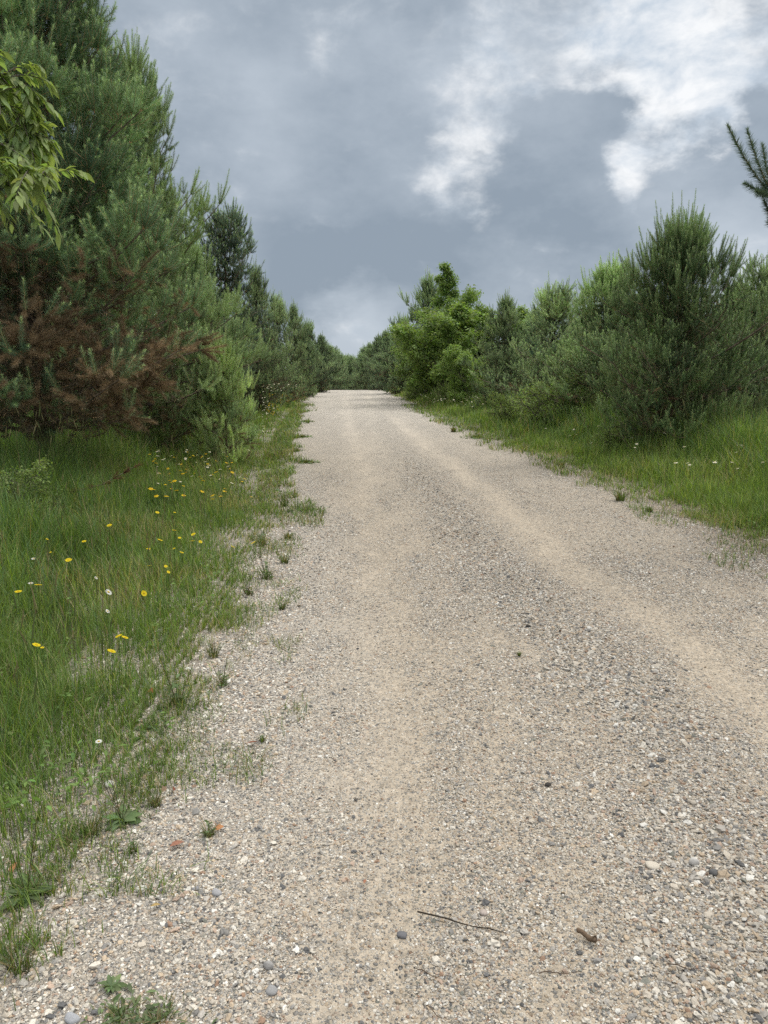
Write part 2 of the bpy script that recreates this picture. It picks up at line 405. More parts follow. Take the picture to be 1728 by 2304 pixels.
# ------------------------------------------------------------------ ground and drive
def grid(xs, ys, zf, name, mat, colf=None, shape=None):
    X, Y = np.meshgrid(xs, ys) if shape is None else shape(xs, ys)
    Z = zf(X, Y); V = np.stack([X, Y, Z], -1)
    nr, nc = X.shape; i = np.arange(nr*nc).reshape(nr, nc)
    a, b, c, d = i[:-1, :-1], i[:-1, 1:], i[1:, :-1], i[1:, 1:]
    F = np.concatenate([np.stack([a, b, d], -1).reshape(-1, 3), np.stack([a, d, c], -1).reshape(-1, 3)])
    col = colf(X, Y).reshape(-1, 3) if colf else None
    return mesh_np(name, V, F, mat, col, True)

ys = np.concatenate([np.arange(-12, 0, 1.), np.arange(0, 12, .12), np.arange(12, 40, .3), np.arange(40, 115, .8), np.geomspace(115, 1500, 24)])
xs = np.concatenate([-np.geomspace(1500, 14, 22), np.arange(-13, -5, .4), np.arange(-5, 6, .12), np.arange(6, 14, .4), np.geomspace(14, 1500, 22)])
def gz(X, Y):
    far = sstep(300, 60, np.abs(X)); return ground_z(X, Y)*1.0 - 0.03*sstep(.5, -.2, outside(X, Y))
g = add_obj('ground', grid(xs, ys, gz, 'ground', M_SOIL)); tag(g, kind='structure')

def sand_mask(X, Y):
    n = fbm(X*3.0, Y*.55, 21, 4) - .5; n2 = fbm(X*7, Y*2.5, 25, 4) - .5
    s = .33 + 0*X
    s = s + .42*np.exp(-((X-track1(Y))/.26)**2) + .55*np.exp(-((X-track2(Y))/.20)**2)
    s = s + .16*np.exp(-((X-(track1(Y)*.45+windrow(Y)*.55))/.2)**2)
    s = s - .42*np.exp(-((X-windrow(Y))/.26)**2)
    s = s - .34*sstep(.9, .1, X-xl(Y)) - .25*sstep(.8, .1, xr(Y)-X)
    s = s + n*.75 + n2*.9
    return np.clip(s, 0, 1.2)
def road_col(X, Y):
    s = sand_mask(X, Y)
    e = np.clip(outside(X, Y)/.8 + .75, 0, 1)        # leaf mould and soil worked in at the fringe
    pale = np.maximum(.5*sstep(1.3, .2, X - xl(Y)), .7*sstep(5, 28, Y))   # cleaner, whiter gravel at the left edge and up the hill
    return np.stack([s, e, pale], -1)
ry = np.concatenate([np.arange(-3, 12, .05), np.arange(12, 30, .15), np.arange(30, 100, .5)])
def road_shape(us, ys):
    U, Y = np.meshgrid(us, ys)
    wl = -.75 + (fbm(Y*1.7, Y*0+2, 31)-.5)*.7; wr = .6 + (fbm(Y*1.9, Y*0+7, 33)-.5)*.6
    a = xl(Y) + wl; b = xr(Y) + wr
    return a + (b-a)*U, Y
grid_u = np.linspace(0, 1, 110)
road = add_obj('gravel_road', grid(grid_u, ry, lambda X, Y: ground_z(X, Y) + .006, 'gravel_road', M_ROAD, road_col, road_shape)); tag(road, kind='structure')

# ------------------------------------------------------------------ loose pebbles
def ico(sub):
    import bmesh
    bm = bmesh.new(); bmesh.ops.create_icosphere(bm, subdivisions=sub, radius=1)
    V = np.array([v.co[:] for v in bm.verts]); F = np.array([[v.index for v in f.verts] for f in bm.faces]); bm.free(); return V, F
ICO1, ICO2 = ico(1), ico(2)
def pebbles(xy, diam, rng, tmpl, jitter=.2, sink=.34):
    V0, F0 = tmpl; n = len(xy); k = len(V0)
    sh = 1 + rng.normal(0, jitter, (8, k, 1)) ; shapes = V0[None]*sh
    s = shapes[rng.integers(0, 8, n)]
    ax = np.stack([np.ones(n), rng.uniform(.6, .95, n), rng.uniform(.35, .65, n)], -1)*diam[:, None]*.5
    s = s*ax[:, None, :]
    tilt = rng.normal(0, .28, (n, 2)); a = rng.uniform(0, 2*np.pi, n)
    ca, sa = np.cos(a)[:, None], np.sin(a)[:, None]
    x = s[..., 0]; y = s[..., 1]; z = s[..., 2] + x*tilt[:, :1] + y*tilt[:, 1:]
    X = x*ca - y*sa; Y = x*sa + y*ca
    gz_ = ground_z(xy[:, 0], xy[:, 1]) + .006
    V = np.stack([X + xy[:, :1], Y + xy[:, 1:], z + (gz_ + ax[:, 2]*(1-2*sink))[:, None]], -1)
    F = (F0[None] + (np.arange(n)*k)[:, None, None]).reshape(-1, 3)
    w = np.array([w for c, w in STONES], float); ci = rng.choice(len(STONES), n, p=w/w.sum())
    C = np.array([c for c, w in STONES])[ci]*rng.uniform(.78, 1.12, (n, 1))
    C = C*(1 - .13*np.exp(-((xy[:, :1]-windrow(xy[:, 1:])-.1)/.3)**2))       # the windrow is of darker stone
    C = C*(1 + .12*sstep(1.3, .2, xy[:, :1] - xl(xy[:, 1:]))) 
    return V.reshape(-1, 3), F, np.repeat(C, k, 0)

def scatter_gravel():
    rng = np.random.default_rng(5); out = []
    def band(y0, y1, dens, dmed, dmin, tmpl, sig=.38, fade=.15, k=1.0):
        A = 0
        n = int(dens*(y1*y1 - y0*y0)*.56 + dens*.5*(y1-y0))
        y = np.sqrt(rng.uniform(y0*y0, y1*y1, n)); x = rng.uniform(-1, 1, n)*(y*.56 + .25)
        o = outside(x, y); s = sand_mask(x, y)
        clump = fbm(x*5, y*5, 41, 3)
        p = np.clip(1.12 - s*1.25 + (clump-.5)*1.3, .12, 1)*k*(o < .55)*np.where(o > -.1, .55, 1)
        p = p*sstep(y1, y1 - (y1-y0)*fade, y)
        keep = rng.uniform(0, 1, n) < p; x, y, s = x[keep], y[keep], s[keep]
        d = dmed*np.exp(rng.normal(0, sig, len(x)))*(1.15 - .35*np.clip(s, 0, 1)); d = np.clip(d, dmin, .05)
        wn = np.exp(-((x-windrow(y))/.3)**2); d = d*(1 + .28*wn)
        out.append(pebbles(np.stack([x, y], -1), d, rng, tmpl))
    band(1.2, 3.2, 21000, .0064, .0033, ICO1, .34)
    band(3.0, 6.4, 8500, .0084, .0055, ICO1, .3)
    band(5.6, 15, 2000, .0118, .008, ICO1, .25, .85)
    band(1.2, 4.2, 900, .0128, .009, ICO2, .26)
    band(4.0, 10, 200, .016, .011, ICO2, .22, .7)
    band(1.2, 4.5, 16, .021, .017, ICO2, .15)
    V, F, C = cat(out)
    o = add_obj('loose_gravel', mesh_np('loose_gravel', V, F, M_STONE, C*1.06, False))
    tag(o, 'loose rounded pebbles in white, grey and tan strewn over the drive', 'gravel', kind='stuff')
scatter_gravel()

# ------------------------------------------------------------------ grass
def blades(x, y, z, h, w, rng, cols, seg=3, lean=.35, az=None):
    n = len(x); a = rng.uniform(0, 2*np.pi, n) if az is None else az
    dirv = np.stack([np.cos(a), np.sin(a), 0*a], -1); side = np.stack([-np.sin(a), np.cos(a), 0*a], -1)
    tw = rng.uniform(-.6, .6, n)
    bend = np.abs(rng.normal(lean, lean*.5, n))
    t = np.linspace(0, 1, seg+1)
    base = np.stack([x, y, z], -1)
    Vl = []
    for i, ti in enumerate(t):
        off = dirv*(bend*ti**1.8*h)[:, None]; up = h*(ti - .28*bend*ti**2)
        c = base + off; c = c + np.stack([0*up, 0*up, up], -1)
        if i == seg: Vl.append(c[:, None]); continue
        ww = w*(1-ti**1.6*.75)*.5; sd = side*np.cos(tw*ti)[:, None] + dirv*np.sin(tw*ti)[:, None]
        Vl.append(np.stack([c - sd*ww[:, None], c + sd*ww[:, None]], 1))
    V = np.concatenate(Vl, 1); k = V.shape[1]
    f = []
    for i in range(seg-1): f += [[2*i, 2*i+1, 2*i+3], [2*i, 2*i+3, 2*i+2]]
    f.append([2*seg-2, 2*seg-1, 2*seg]); f = np.array(f)
    F = (f[None] + (np.arange(n)*k)[:, None, None]).reshape(-1, 3)
    return V.reshape(-1, 3), F, np.repeat(cols, k, 0)

G_COLS = np.array([(.18, .26, .068), (.14, .225, .062), (.23, .32, .07), (.13, .225, .095), (.27, .35, .095), (.46, .41, .23), (.36, .28, .17)])
def grass_cols(n, x, y, o, rng):
    yel = fbm(x*.55, y*.55, 51); br = fbm(x*1.2, y*1.2, 53)
    w = np.stack([.9+0*x, .8+0*x, .3+1.6*np.clip(yel-.35, 0, 1)*2, .5+2.2*sstep(.5, 2.2, o), .15+1.3*np.clip(yel-.45, 0, 1)*2,
                  .12+1.5*np.clip(br-.48, 0, 1)*2, .12+1.3*np.clip(br-.48, 0, 1)*2 + .35*sstep(.35, 0, o)], -1)
    cs = np.cumsum(w, -1); cs /= cs[:, -1:]
    i = (rng.uniform(0, 1, (n, 1)) > cs).sum(-1)
    return G_COLS[np.clip(i, 0, 6)]*rng.uniform(.5, 1.55, (n, 1))
def grass_h(x, y, o):
    n = fbm(x*1.7, y*1.7, 57)
    h = .07 + .13*sstep(0, .6, o) + .40*sstep(.7, 2.2, o)
    h = np.where(x > 1, h*1.05 + .05*sstep(0, .5, o), h)
    return h*(.35 + 1.3*n)
def scatter_grass():
    rng = np.random.default_rng(11); out = []
    def band(y0, y1, dens, w, seg, xmin=-13, xmax=15, hk=1.0, oc=99):
        wmax = min(y1*.60 + .4, 14)
        A = 2*wmax*(y1-y0); n = int(dens*A)
        y = rng.uniform(y0, y1, n); x = rng.uniform(-1, 1, n)*wmax
        m = np.abs(x) < y*.60 + .4; x, y = x[m], y[m]
        o = outside(x, y); m = (o > -.25) & (o < oc); x, y, o = x[m], y[m], o[m]
        cl = fbm(x*4.5, y*4.5, 61, 3); cl2 = fbm(x*1.3, y*1.3, 63, 3)
        p = np.clip(sstep(-.14, .10, o + (cl-.5)*.5) * (.35 + 1.6*np.clip(cl-.25, 0, 1)) + .012, 0, 1)
        p = p*np.where(o > .1, np.clip(.55 + 1.4*(cl2-.25), .45, 1), 1)
        p = p*(1 - .45*sstep(3.2, 5.0, o))
        k = rng.uniform(0, 1, len(x)) < p; x, y, o = x[k], y[k], o[k]
        # gather blades into tufts
        q = .055; tx = np.floor(x/q)*q + q*.5; ty = np.floor(y/q)*q + q*.5
        tj = (vnoise(tx*37, ty*37, 5)-.5)*.06; x = x*.45 + (tx+tj)*.55; y = y*.45 + (ty-tj)*.55
        h = grass_h(x, y, o)*hk*rng.uniform(.55, 1.3, len(x)); h = np.maximum(h, .03)
        ww = w*rng.uniform(.6, 1.3, len(x))
        az = np.arctan2(y-ty, x-tx) + rng.normal(0, .7, len(x))
        out.append(blades(x, y, ground_z(x, y), h, ww, rng, grass_cols(len(x), x, y, o, rng), seg, .45, az))
    band(1.4, 4.5, 9000, .0032, 3)
    band(4.5, 9, 5200, .0045, 3)
    band(9, 16, 2100, .0075, 2, hk=1.1)
    band(16, 30, 620, .014, 2, hk=1.15)
    band(30, 64, 200, .026, 2, hk=1.25)
    # sparse blades creeping out over the gravel in irregular patches
    n = 60000; y = 2 + 30*rng.uniform(0, 1, n)**1.5; o_t = -rng.uniform(.0, 1.0, n)**1.2*.95; lf = rng.uniform(0, 1, n) < .7
    x = np.where(lf, xl(y) - o_t, xr(y) + o_t)
    cl = fbm(x*3.2, y*2.2, 91, 4); o = outside(x, y)
    k = (rng.uniform(0, 1, n) < sstep(.50, .66, cl + .18*sstep(-.9, -.1, o_t))*.9) & (o > -.62) & (o < .1) & (rng.uniform(0, 1, n) < np.clip(9/y, .3, 1)); x, y, o = x[k], y[k], o[k]
    h = rng.uniform(.02, .085, len(x))*(1 + .5*sstep(.55, .7, fbm(x*3.2, y*2.2, 91, 4)))*np.clip(y/6, 1, 2.2)
    out.append(blades(x, y, ground_z(x, y)+.004, h, np.maximum(.003, y*.0008)*rng.uniform(.7, 1.3, len(x)), rng, grass_cols(len(x), x, y, np.zeros(len(x)), rng)*.8, 3, .8))
    V, F, C = cat(out); print('grass tris', len(F))
    o = add_obj('grass', mesh_np('grass', V, F, M_GRASS, C))
    tag(o, 'green grass growing thickly on both verges of the gravel drive', 'grass', kind='stuff')
    # flowering stalks standing above the grass
    rng = np.random.default_rng(12)
    n = 9000; y = 2.5 + 27*rng.uniform(0, 1, n)**1.3; x = rng.uniform(-1, 1, n)*(y*.58)
    o_ = outside(x, y); k = (o_ > .3) & (rng.uniform(0, 1, n) < .18 + .5*sstep(1.0, 2.5, o_)); x, y, o_ = x[k], y[k], o_[k]; n = len(x)
    h = grass_h(x, y, o_)*1.1 + rng.uniform(.14, .42, n); a = rng.uniform(0, 2*np.pi, n); ln = rng.uniform(.02, .22, n)*h
    t = np.linspace(0, 1, 6)
    Pt = np.stack([x[:, None] + np.cos(a)[:, None]*ln[:, None]*t**2, y[:, None] + np.sin(a)[:, None]*ln[:, None]*t**2, ground_z(x, y)[:, None] + h[:, None]*t], -1)
    sc = np.clip(y/6, .8, 4)[:, None]
    R = np.array([.0012, .0012, .001, .001, .0009, .0005])[None]*sc
    cs = np.where(rng.uniform(0, 1, (n, 1)) < .5, np.array([[.22, .20, .10]]), np.array([[.13, .16, .06]]))
    v1, f1, _ = tubes(Pt, R, 3); c1 = np.repeat(cs, 18, 0)
    tip = Pt[:, -1]; dv = norm(Pt[:, -1] - Pt[:, -2])
    hl = rng.uniform(.04, .09, n)[:, None, None]; tt = np.array([-.4, 0, .5, .9, 1.2])[None, :, None]
    Ph = tip[:, None] + dv[:, None]*hl*tt; Rh = np.array([.0008, .0038, .0042, .0025, .0004])[None]*np.clip(sc*.8, .9, 3)
    v2, f2, _ = tubes(Ph, Rh, 4); c2 = np.repeat(cs*1.25, 20, 0)
    V, F, C = cat([(v1, f1, c1), (v2, f2, c2)])
    o = add_obj('grass_seed_heads', mesh_np('grass_seed_heads', V, F, M_GRASS, C))
    tag(o, 'thin pale seed heads of grass rising above the verge grass', 'grass seed heads', kind='stuff')
scatter_grass()

def scatter_herbs():
    rng = np.random.default_rng(14); n = 2200; y = 2.2 + 16*rng.uniform(0, 1, n)**1.4; x = rng.uniform(-1, 1, n)*(y*.58)
    o = outside(x, y); cl = fbm(x*1.6, y*1.6, 95, 3); k = (o > .0) & (rng.uniform(0, 1, n) < sstep(.42, .6, cl)*.8 + .1); x, y = x[k], y[k]
    B, D = [], []
    for i in range(len(x)):
        m = rng.integers(5, 14); hh = rng.uniform(.02, .22); a = rng.uniform(0, 6.28, m)
        B.append(np.stack([x[i] + rng.normal(0, .025, m), y[i] + rng.normal(0, .025, m), float(ground_z(x[i], y[i])) + hh*rng.uniform(.1, 1, m)], -1))
        D.append(np.stack([np.cos(a), np.sin(a), rng.uniform(.1, .9, m)], -1))
    v = blade_leaves(np.concatenate(B), np.concatenate(D), .036, rng, (.10, .155, .045), .36, .6)
    o = add_obj('broad_leaved_herbs', mesh_np('broad_leaved_herbs', *v[:2], M_LEAF, v[2], True)); tag(o, 'small broad-leaved herbs mixed into the verge grass', 'herbs', kind='stuff')

# ------------------------------------------------------------------ pines
def needles(B, D, Ln, up, m, nl, w, rng, cols, tipcol, tipfrac=.2):
    """bottle brush shoots. B base (n,3), D direction, Ln length, up bend; m needles per 0.17 m of shoot"""
    n = len(B); D = norm(D)
    K = 4; t = np.linspace(0, 1, K)
    upv = np.array([0, 0, 1.])
    Pt = B[:, None] + D[:, None]*(Ln[:, None]*t)[..., None] + upv*((Ln*up)[:, None]*t**2)[..., None]
    R = np.array([.0045, .004, .0035, .002])[None]*np.ones((n, 1))
    tv, tf, tc_ = tubes(Pt, R*1.0, 3, (.14, .09, .05))
    cnt = np.maximum(4, (m*Ln/.17*rng.uniform(.85, 1.15, n)).astype(int)); N_ = int(cnt.sum())
    ix = np.repeat(np.arange(n), cnt); k = np.arange(N_) - np.repeat(np.cumsum(cnt) - cnt, cnt)
    tt = np.clip((k + rng.uniform(0, 1, N_))/cnt[ix], 0, 1)**.92
    tt = np.clip(tt*.94 + .06, 0, 1)
    Dn, Lx, ux = D[ix], Ln[ix], up[ix]
    base = B[ix] + Dn*(Lx*tt)[:, None] + upv*(Lx*ux*tt**2)[:, None]
    T = norm(Dn + upv*(ux*2*tt)[:, None])
    ref = norm(np.cross(T, np.array([.31, .77, .55]))); ref2 = np.cross(T, ref)
    az = k*2.39996 + rng.uniform(0, 6.28, n)[ix] + rng.normal(0, .3, N_)
    rad = ref*np.cos(az)[:, None] + ref2*np.sin(az)[:, None]
    spread = np.interp(tt, [0, .85, 1], [1.12, 1.0, .6]) + rng.normal(0, .10, N_)
    nd = T*np.cos(spread)[:, None] + rad*np.sin(spread)[:, None]
    ll = nl*rng.uniform(.75, 1.12, N_)*np.interp(tt, [0, .8, 1], [1, .92, .55])
    tip = base + nd*ll[:, None]
    sd = norm(np.cross(nd, norm(T + .9*rng.normal(0, 1, (N_, 3)))))*(w*.5)
    V = np.stack([base - sd, base + sd, tip], 1).reshape(-1, 3)
    F = np.arange(len(V)).reshape(-1, 3)
    mixf = sstep(1-tipfrac, 1, tt)[:, None]*.8
    C = (cols[ix]*(1-mixf) + tipcol*mixf)*rng.uniform(.7, 1.3, (N_, 1))
    return [(V, F, np.repeat(C, 3, 0)), (tv, tf, tc_)]

def pine_geo(seed, H, R, m=46, w=.004, nl=.055, dz=.36, nb=7, dead=0.0, dead_z=0.0, bare=0.12, hue=(.060, .098, .048), dens=1.0, spire=.5, prof_pow=.62,
             extra=None, rough=1.0, skirt=.25, sh_len=1.0, tipc=(.13, .17, .08), cull=.7, deadm=.75, fill=1.0, upw=1.0):
    rng = np.random.default_rng(seed)
    hue = np.array(hue)*np.array([1.0, .98, .93]); K = 8; t = np.linspace(0, 1, K)
    wob = np.cumsum(rng.normal(0, .012*H/8, (10, 2)), 0); zt = np.linspace(0, H*.96, 10)
    tr = np.zeros((1, 10, 3)); tr[0, :, :2] = wob - wob[0]; tr[0, :, 2] = zt
    trR = (np.interp(zt/H, [0, .05, 1], [(.013*H), .0105*H, .003*H]))[None]
    def trunk_at(z): return np.array([np.interp(z, zt, tr[0, :, 0]), np.interp(z, zt, tr[0, :, 1]), z])
    Bp, Bl, brR = [], [], []
    z = bare*H
    while z < H*.97:
        f = z/H
        pr = (1-f)**prof_pow*min(1., (f + skirt)/(.22 + skirt)) + .03
        az0 = rng.uniform(0, 6.28); nbb = nb if f < .8 else nb - 1
        for i in range(nbb):
            a = az0 + i*6.283/nbb + rng.normal(0, .2)
            Lb = R*pr*rng.uniform(.72, 1.12)*(1 + rough*.18*rng.normal())
            Lb = max(Lb, .18)
            e0 = np.radians(np.interp(f, [0, .3, .7, 1], [2, 12, 35, 62]) + rng.normal(0, 7))
            e1 = e0 + np.radians(rng.uniform(10, 34))
            ee = e0 + (e1-e0)*t; aa = a + rng.normal(0, .12)*t*2
            dirs = np.stack([np.cos(ee)*np.cos(aa), np.cos(ee)*np.sin(aa), np.sin(ee)], -1)
            pt = trunk_at(z + rng.uniform(-.07, .07)) + np.concatenate([np.zeros((1, 3)), np.cumsum((dirs[:-1]+dirs[1:])*.5*Lb/(K-1), 0)])
            Bp.append(pt); Bl.append(Lb)
        z += dz*rng.uniform(.75, 1.25)*(1 - .3*f)
    if extra:
        for e in extra[0]:
            p = np.array(e, float); tt = np.linspace(0, 1, len(p)); pt = np.stack([np.interp(t, tt, p[:, j]) for j in range(3)], -1)
            Bp.append(pt); Bl.append(np.linalg.norm(np.diff(pt, axis=0), axis=1).sum())
    Bp = np.array(Bp); Bl = np.array(Bl)
    brR = np.maximum(.0095*Bl, .006)[:, None]*np.linspace(1, .35, K)[None]
    # laterals
    LP, LL, SB, SD, SL, SU, SO = [], [], [], [], [], [], []
    up = np.array([0, 0, 1.])
    def at(pt, s):
        x = s*(K-1); i = min(int(x), K-2); return pt[i] + (pt[i+1]-pt[i])*(x-i), (pt[i+1]-pt[i])
    def whorl(p, d, out, big=1.0, cnt=5):
        d = d/np.linalg.norm(d); n = cnt
        r = norm(np.cross(d, rng.normal(0, 1, (n, 3))))
        sp = rng.uniform(.5, 1.05, n); sp[0] = .1
        dd = d*np.cos(sp)[:, None] + r*np.sin(sp)[:, None] + up*rng.uniform(.05, .6, (n, 1))*upw
        SB.append(np.repeat(p[None], n, 0)); SD.append(dd); l = rng.uniform(.13, .24, n)*big*sh_len*(1 + .4*sstep(.62*H, H, p[2])); l[0] *= 1.35; SL.append(l)
        SU.append(rng.uniform(.12, .5, n)*upw); SO.append(np.full(n, out))
    nx = len(extra[0]) if extra else 0
    for bi, (pt, Lb) in enumerate(zip(Bp, Bl)):
        if bi >= len(Bp) - nx: continue
        whorl(pt[-1], pt[-1]-pt[-2], 1.0, 1.25, 6)
        step = .19/dens; s = max(.30, .22/Lb if Lb > .5 else .3)
        while s < .97:
            p, d = at(pt, s); d = d/np.linalg.norm(d)
            side = np.cross(d, up); side /= np.linalg.norm(side) + 1e-9
            for sg in (-1, 1):
                if rng.uniform() < .12: continue
                ang = np.radians(rng.uniform(35, 62)); vert = rng.normal(.1, .28)
                dd = d*np.cos(ang) + side*sg*np.sin(ang) + up*vert; dd /= np.linalg.norm(dd)
                ll = (.16 + (1-s)*Lb*.42)*rng.uniform(.6, 1.15); ll = min(ll, .75)
                q = np.linspace(0, 1, 5)[:, None]
                lp = p + dd*ll*q + up*ll*.25*q**2
                LP.append(lp); LL.append(ll)
                whorl(lp[-1], lp[-1]-lp[-2], s, 1.0, int(rng.integers(3, 6)))
                ns = int(ll/.19)
                for j in range(ns):
                    u = (j + .4)/max(ns, 1)
                    if s*Lb + u*ll < .5*Lb and rng.uniform() < .8: continue
                    b_ = lp[0] + (lp[-1]-lp[0])*u; ax = lp[-1]-lp[0]; ax = ax/np.linalg.norm(ax)
                    s2 = np.cross(ax, up)*rng.choice((-1, 1)); s2 = s2/(np.linalg.norm(s2)+1e-9)
                    SB.append(b_[None]); SD.append((ax*.6 + s2*rng.uniform(.3, .9) + up*rng.uniform(-.1, .8))[None])
                    SL.append(np.array([rng.uniform(.09, .17)*sh_len])); SU.append(np.array([rng.uniform(.1, .5)])); SO.append(np.array([s*.9 if s < .9 else .9]))
            s += step/Lb*rng.uniform(.8, 1.2)
    if extra:
        for (b_, d_, l_, u_) in extra[1]:
            SB.append(np.array(b_, float)[None]); SD.append(np.array(d_, float)[None]); SL.append(np.array([l_])); SU.append(np.array([u_])); SO.append(np.ones(1))
    # leader
    top = trunk_at(H*.96)
    nL = 5; a = np.linspace(0, 6.28, nL, endpoint=False) + rng.uniform(0, 6)
    dd = np.stack([np.cos(a)*.35, np.sin(a)*.35, 1+0*a], -1); dd[0] = (.02, .03, 1)
    l = rng.uniform(.55, .85, nL)*spire; l[0] = spire*1.25
    SB.append(np.repeat(top[None], nL, 0)); SD.append(dd); SL.append(l); SU.append(np.full(nL, .2)); SO.append(np.ones(nL))
    SB, SD, SL, SU, SO = (np.concatenate(v) for v in (SB, SD, SL, SU, SO))
    # uneven crown: whole sprays missing, so that dark hollows show between the masses
    hol = fbm(SB[:, 0]*2.0+5 + SB[:, 2]*.8, SB[:, 1]*2.0 - SB[:, 2]*2.0+50, seed+200, 2)
    keepn = (rng.uniform(0, 1, len(SB)) < 1 - cull*sstep(.46, .38, hol)) | (SB[:, 2] > .86*H)
    SB, SD, SL, SU, SO = (v[keepn] for v in (SB, SD, SL, SU, SO))
    ns = len(SB); zf = SB[:, 2]
    # dead lower interior
    pd = np.zeros(ns)
    if dead > 0:
        pd = dead*sstep(dead_z, dead_z*.55, zf + (fbm(SB[:, 0]*1.5+40, SB[:, 1]*1.5+zf, 71)-.5)*1.2)
    pd = pd*(1 - .75*sstep(.6, 1.0, SO)*sstep(.22*H, .36*H, zf))*(.45 + 1.1*sstep(.42, .58, fbm(SB[:, 0]*1.3+9, SB[:, 1]*1.3+zf*2.2, 79, 2)))
    pd = np.maximum(pd, .5*sstep(.42, .2, SO)*sstep(.6*H, .2*H, zf))
    isd = rng.uniform(0, 1, ns) < pd
    tint = fbm(SB[:, 0]*2.2+10, SB[:, 1]*2.2+zf*2.6, 73, 3)
    base = hue*(1 + (tint-.5)[:, None]*np.array([1.8, 1.5, 1.3]))*rng.uniform(.75, 1.25, (ns, 1))
    lv = ~isd
    ml = np.clip(m, 6, 200)
    green = needles(SB[lv], SD[lv], SL[lv], SU[lv], ml, nl, w, rng, base[lv], np.array(tipc))
    dead_parts = None
    if isd.sum() > 20:
        dc = np.array([.25, .185, .115])*rng.uniform(.6, 1.4, (isd.sum(), 1))
        dD = SD[isd] - up*.7; dead_parts = needles(SB[isd], dD, SL[isd], SU[isd]*.2, max(6, int(ml*deadm)), nl*.95, w*1.15, rng, dc, np.array([.22, .20, .14]), .1)
    # inner needles added to keep light out of the crown, in old-foliage tones
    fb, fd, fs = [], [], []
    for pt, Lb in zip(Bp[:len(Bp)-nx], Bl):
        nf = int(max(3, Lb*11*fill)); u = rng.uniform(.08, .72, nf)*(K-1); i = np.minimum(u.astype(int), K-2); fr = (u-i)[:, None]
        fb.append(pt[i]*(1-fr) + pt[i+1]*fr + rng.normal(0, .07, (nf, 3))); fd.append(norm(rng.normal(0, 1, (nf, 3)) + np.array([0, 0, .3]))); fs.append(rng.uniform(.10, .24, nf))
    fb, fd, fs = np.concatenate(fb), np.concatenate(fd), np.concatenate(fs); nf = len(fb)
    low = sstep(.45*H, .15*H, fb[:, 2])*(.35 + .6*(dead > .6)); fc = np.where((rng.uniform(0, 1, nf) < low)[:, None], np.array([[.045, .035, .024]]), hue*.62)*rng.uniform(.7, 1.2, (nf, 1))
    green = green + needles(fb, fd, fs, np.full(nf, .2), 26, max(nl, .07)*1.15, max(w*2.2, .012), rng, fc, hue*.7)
    LP = np.array(LP); LL = np.array(LL)
    wood = [tubes(Bp, brR, 5)]
    if len(LP): wood.append(tubes(LP, np.maximum(.008*LL, .0035)[:, None]*np.linspace(1, .5, 5)[None], 3))
    return dict(trunk=tubes(tr, trR, 9), wood=cat(wood), green=cat(green), dead=cat(dead_parts) if dead_parts else None, ns=ns)

PROTO = {}
def pine_meshes(key, **kw):
    g = pine_geo(**kw); print('pine', key, 'shoots', g['ns'], 'tris', len(g['green'][1]))
    PROTO[key] = dict(trunk=mesh_np('pine_trunk', g['trunk'][0], g['trunk'][1], M_PINEBARK, None, True),
                      branches=mesh_np('pine_branches', g['wood'][0], g['wood'][1], M_TWIGBARK, None, True),
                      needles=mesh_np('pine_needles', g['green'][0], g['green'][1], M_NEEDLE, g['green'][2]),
                      dead=mesh_np('dead_needles', g['dead'][0], g['dead'][1], M_DEAD, g['dead'][2]) if g['dead'] else None, H=kw['H'], R=kw['R'], top=float(np.percentile(g['green'][0][:, 2], 99.995)))

def put_pine(key, x, y, label, H=None, rz=0., group='pines lining the gravel drive', name='pine_tree', wide=1.0):
    p = PROTO[key]; s = (H/p['H']) if H else 1.0
    t = empty(name, (x, y, float(ground_z(x, y)) - .03), rz); t.scale = (s*wide, s*wide, s)
    tag(t, label, 'pine tree', group)
    add_obj('trunk', p['trunk'], t); add_obj('branches', p['branches'], t); add_obj('crown', p['needles'], t)
    if p['dead']: add_obj('dead_needles', p['dead'], t)
    return t
def pine_at(key, px, top_py, d, label, **kw):
    x, y, z = at_dist(px, top_py, d); gzv = float(ground_z(x, y))
    return put_pine(key, x, y, label, H=(z - gzv)*PROTO[key]['H']/PROTO[key]['top'], **kw)

pine_meshes('near_left', seed=21, H=8.2, R=2.35, m=90, w=.0048, nl=.070, dz=.36, nb=9, dead=.66, dead_z=3.7, bare=.11, hue=(.042, .068, .035), dens=.95, spire=.5, sh_len=1.2, cull=.15, deadm=1.0, fill=1.6, rough=.4)
pine_meshes('left_two', seed=22, H=7.4, R=2.4, m=92, w=.0052, nl=.066, dz=.40, nb=8, dead=.5, dead_z=1.6, bare=.04, hue=(.072, .104, .048), dens=.78, spire=.5, sh_len=1.3, rough=1.7, cull=.85, fill=1.1)
pine_meshes('right_big', seed=23, H=4.5, R=2.05, m=115, w=.0054, nl=.058, dz=.32, nb=9, bare=.03, hue=(.044, .070, .030), dens=.72, upw=1.5, spire=.62, prof_pow=.64, sh_len=1.3, rough=1.9, cull=.88, fill=1.1)
pine_meshes('young', seed=24, H=2.5, R=.9, m=120, w=.0054, nl=.054, dz=.36, nb=7, bare=.03, hue=(.118, .155, .070), dens=.5, upw=1.5, spire=.34, prof_pow=.45, sh_len=1.15, tipc=(.14, .18, .10), cull=.3)
pine_meshes('mid_a', seed=25, H=4.4, R=1.9, m=58, w=.0095, nl=.062, dz=.36, nb=8, bare=.03, upw=1.3, prof_pow=.78, hue=(.050, .075, .036), dens=.64, spire=.7, sh_len=1.2, rough=1.9, cull=.85)
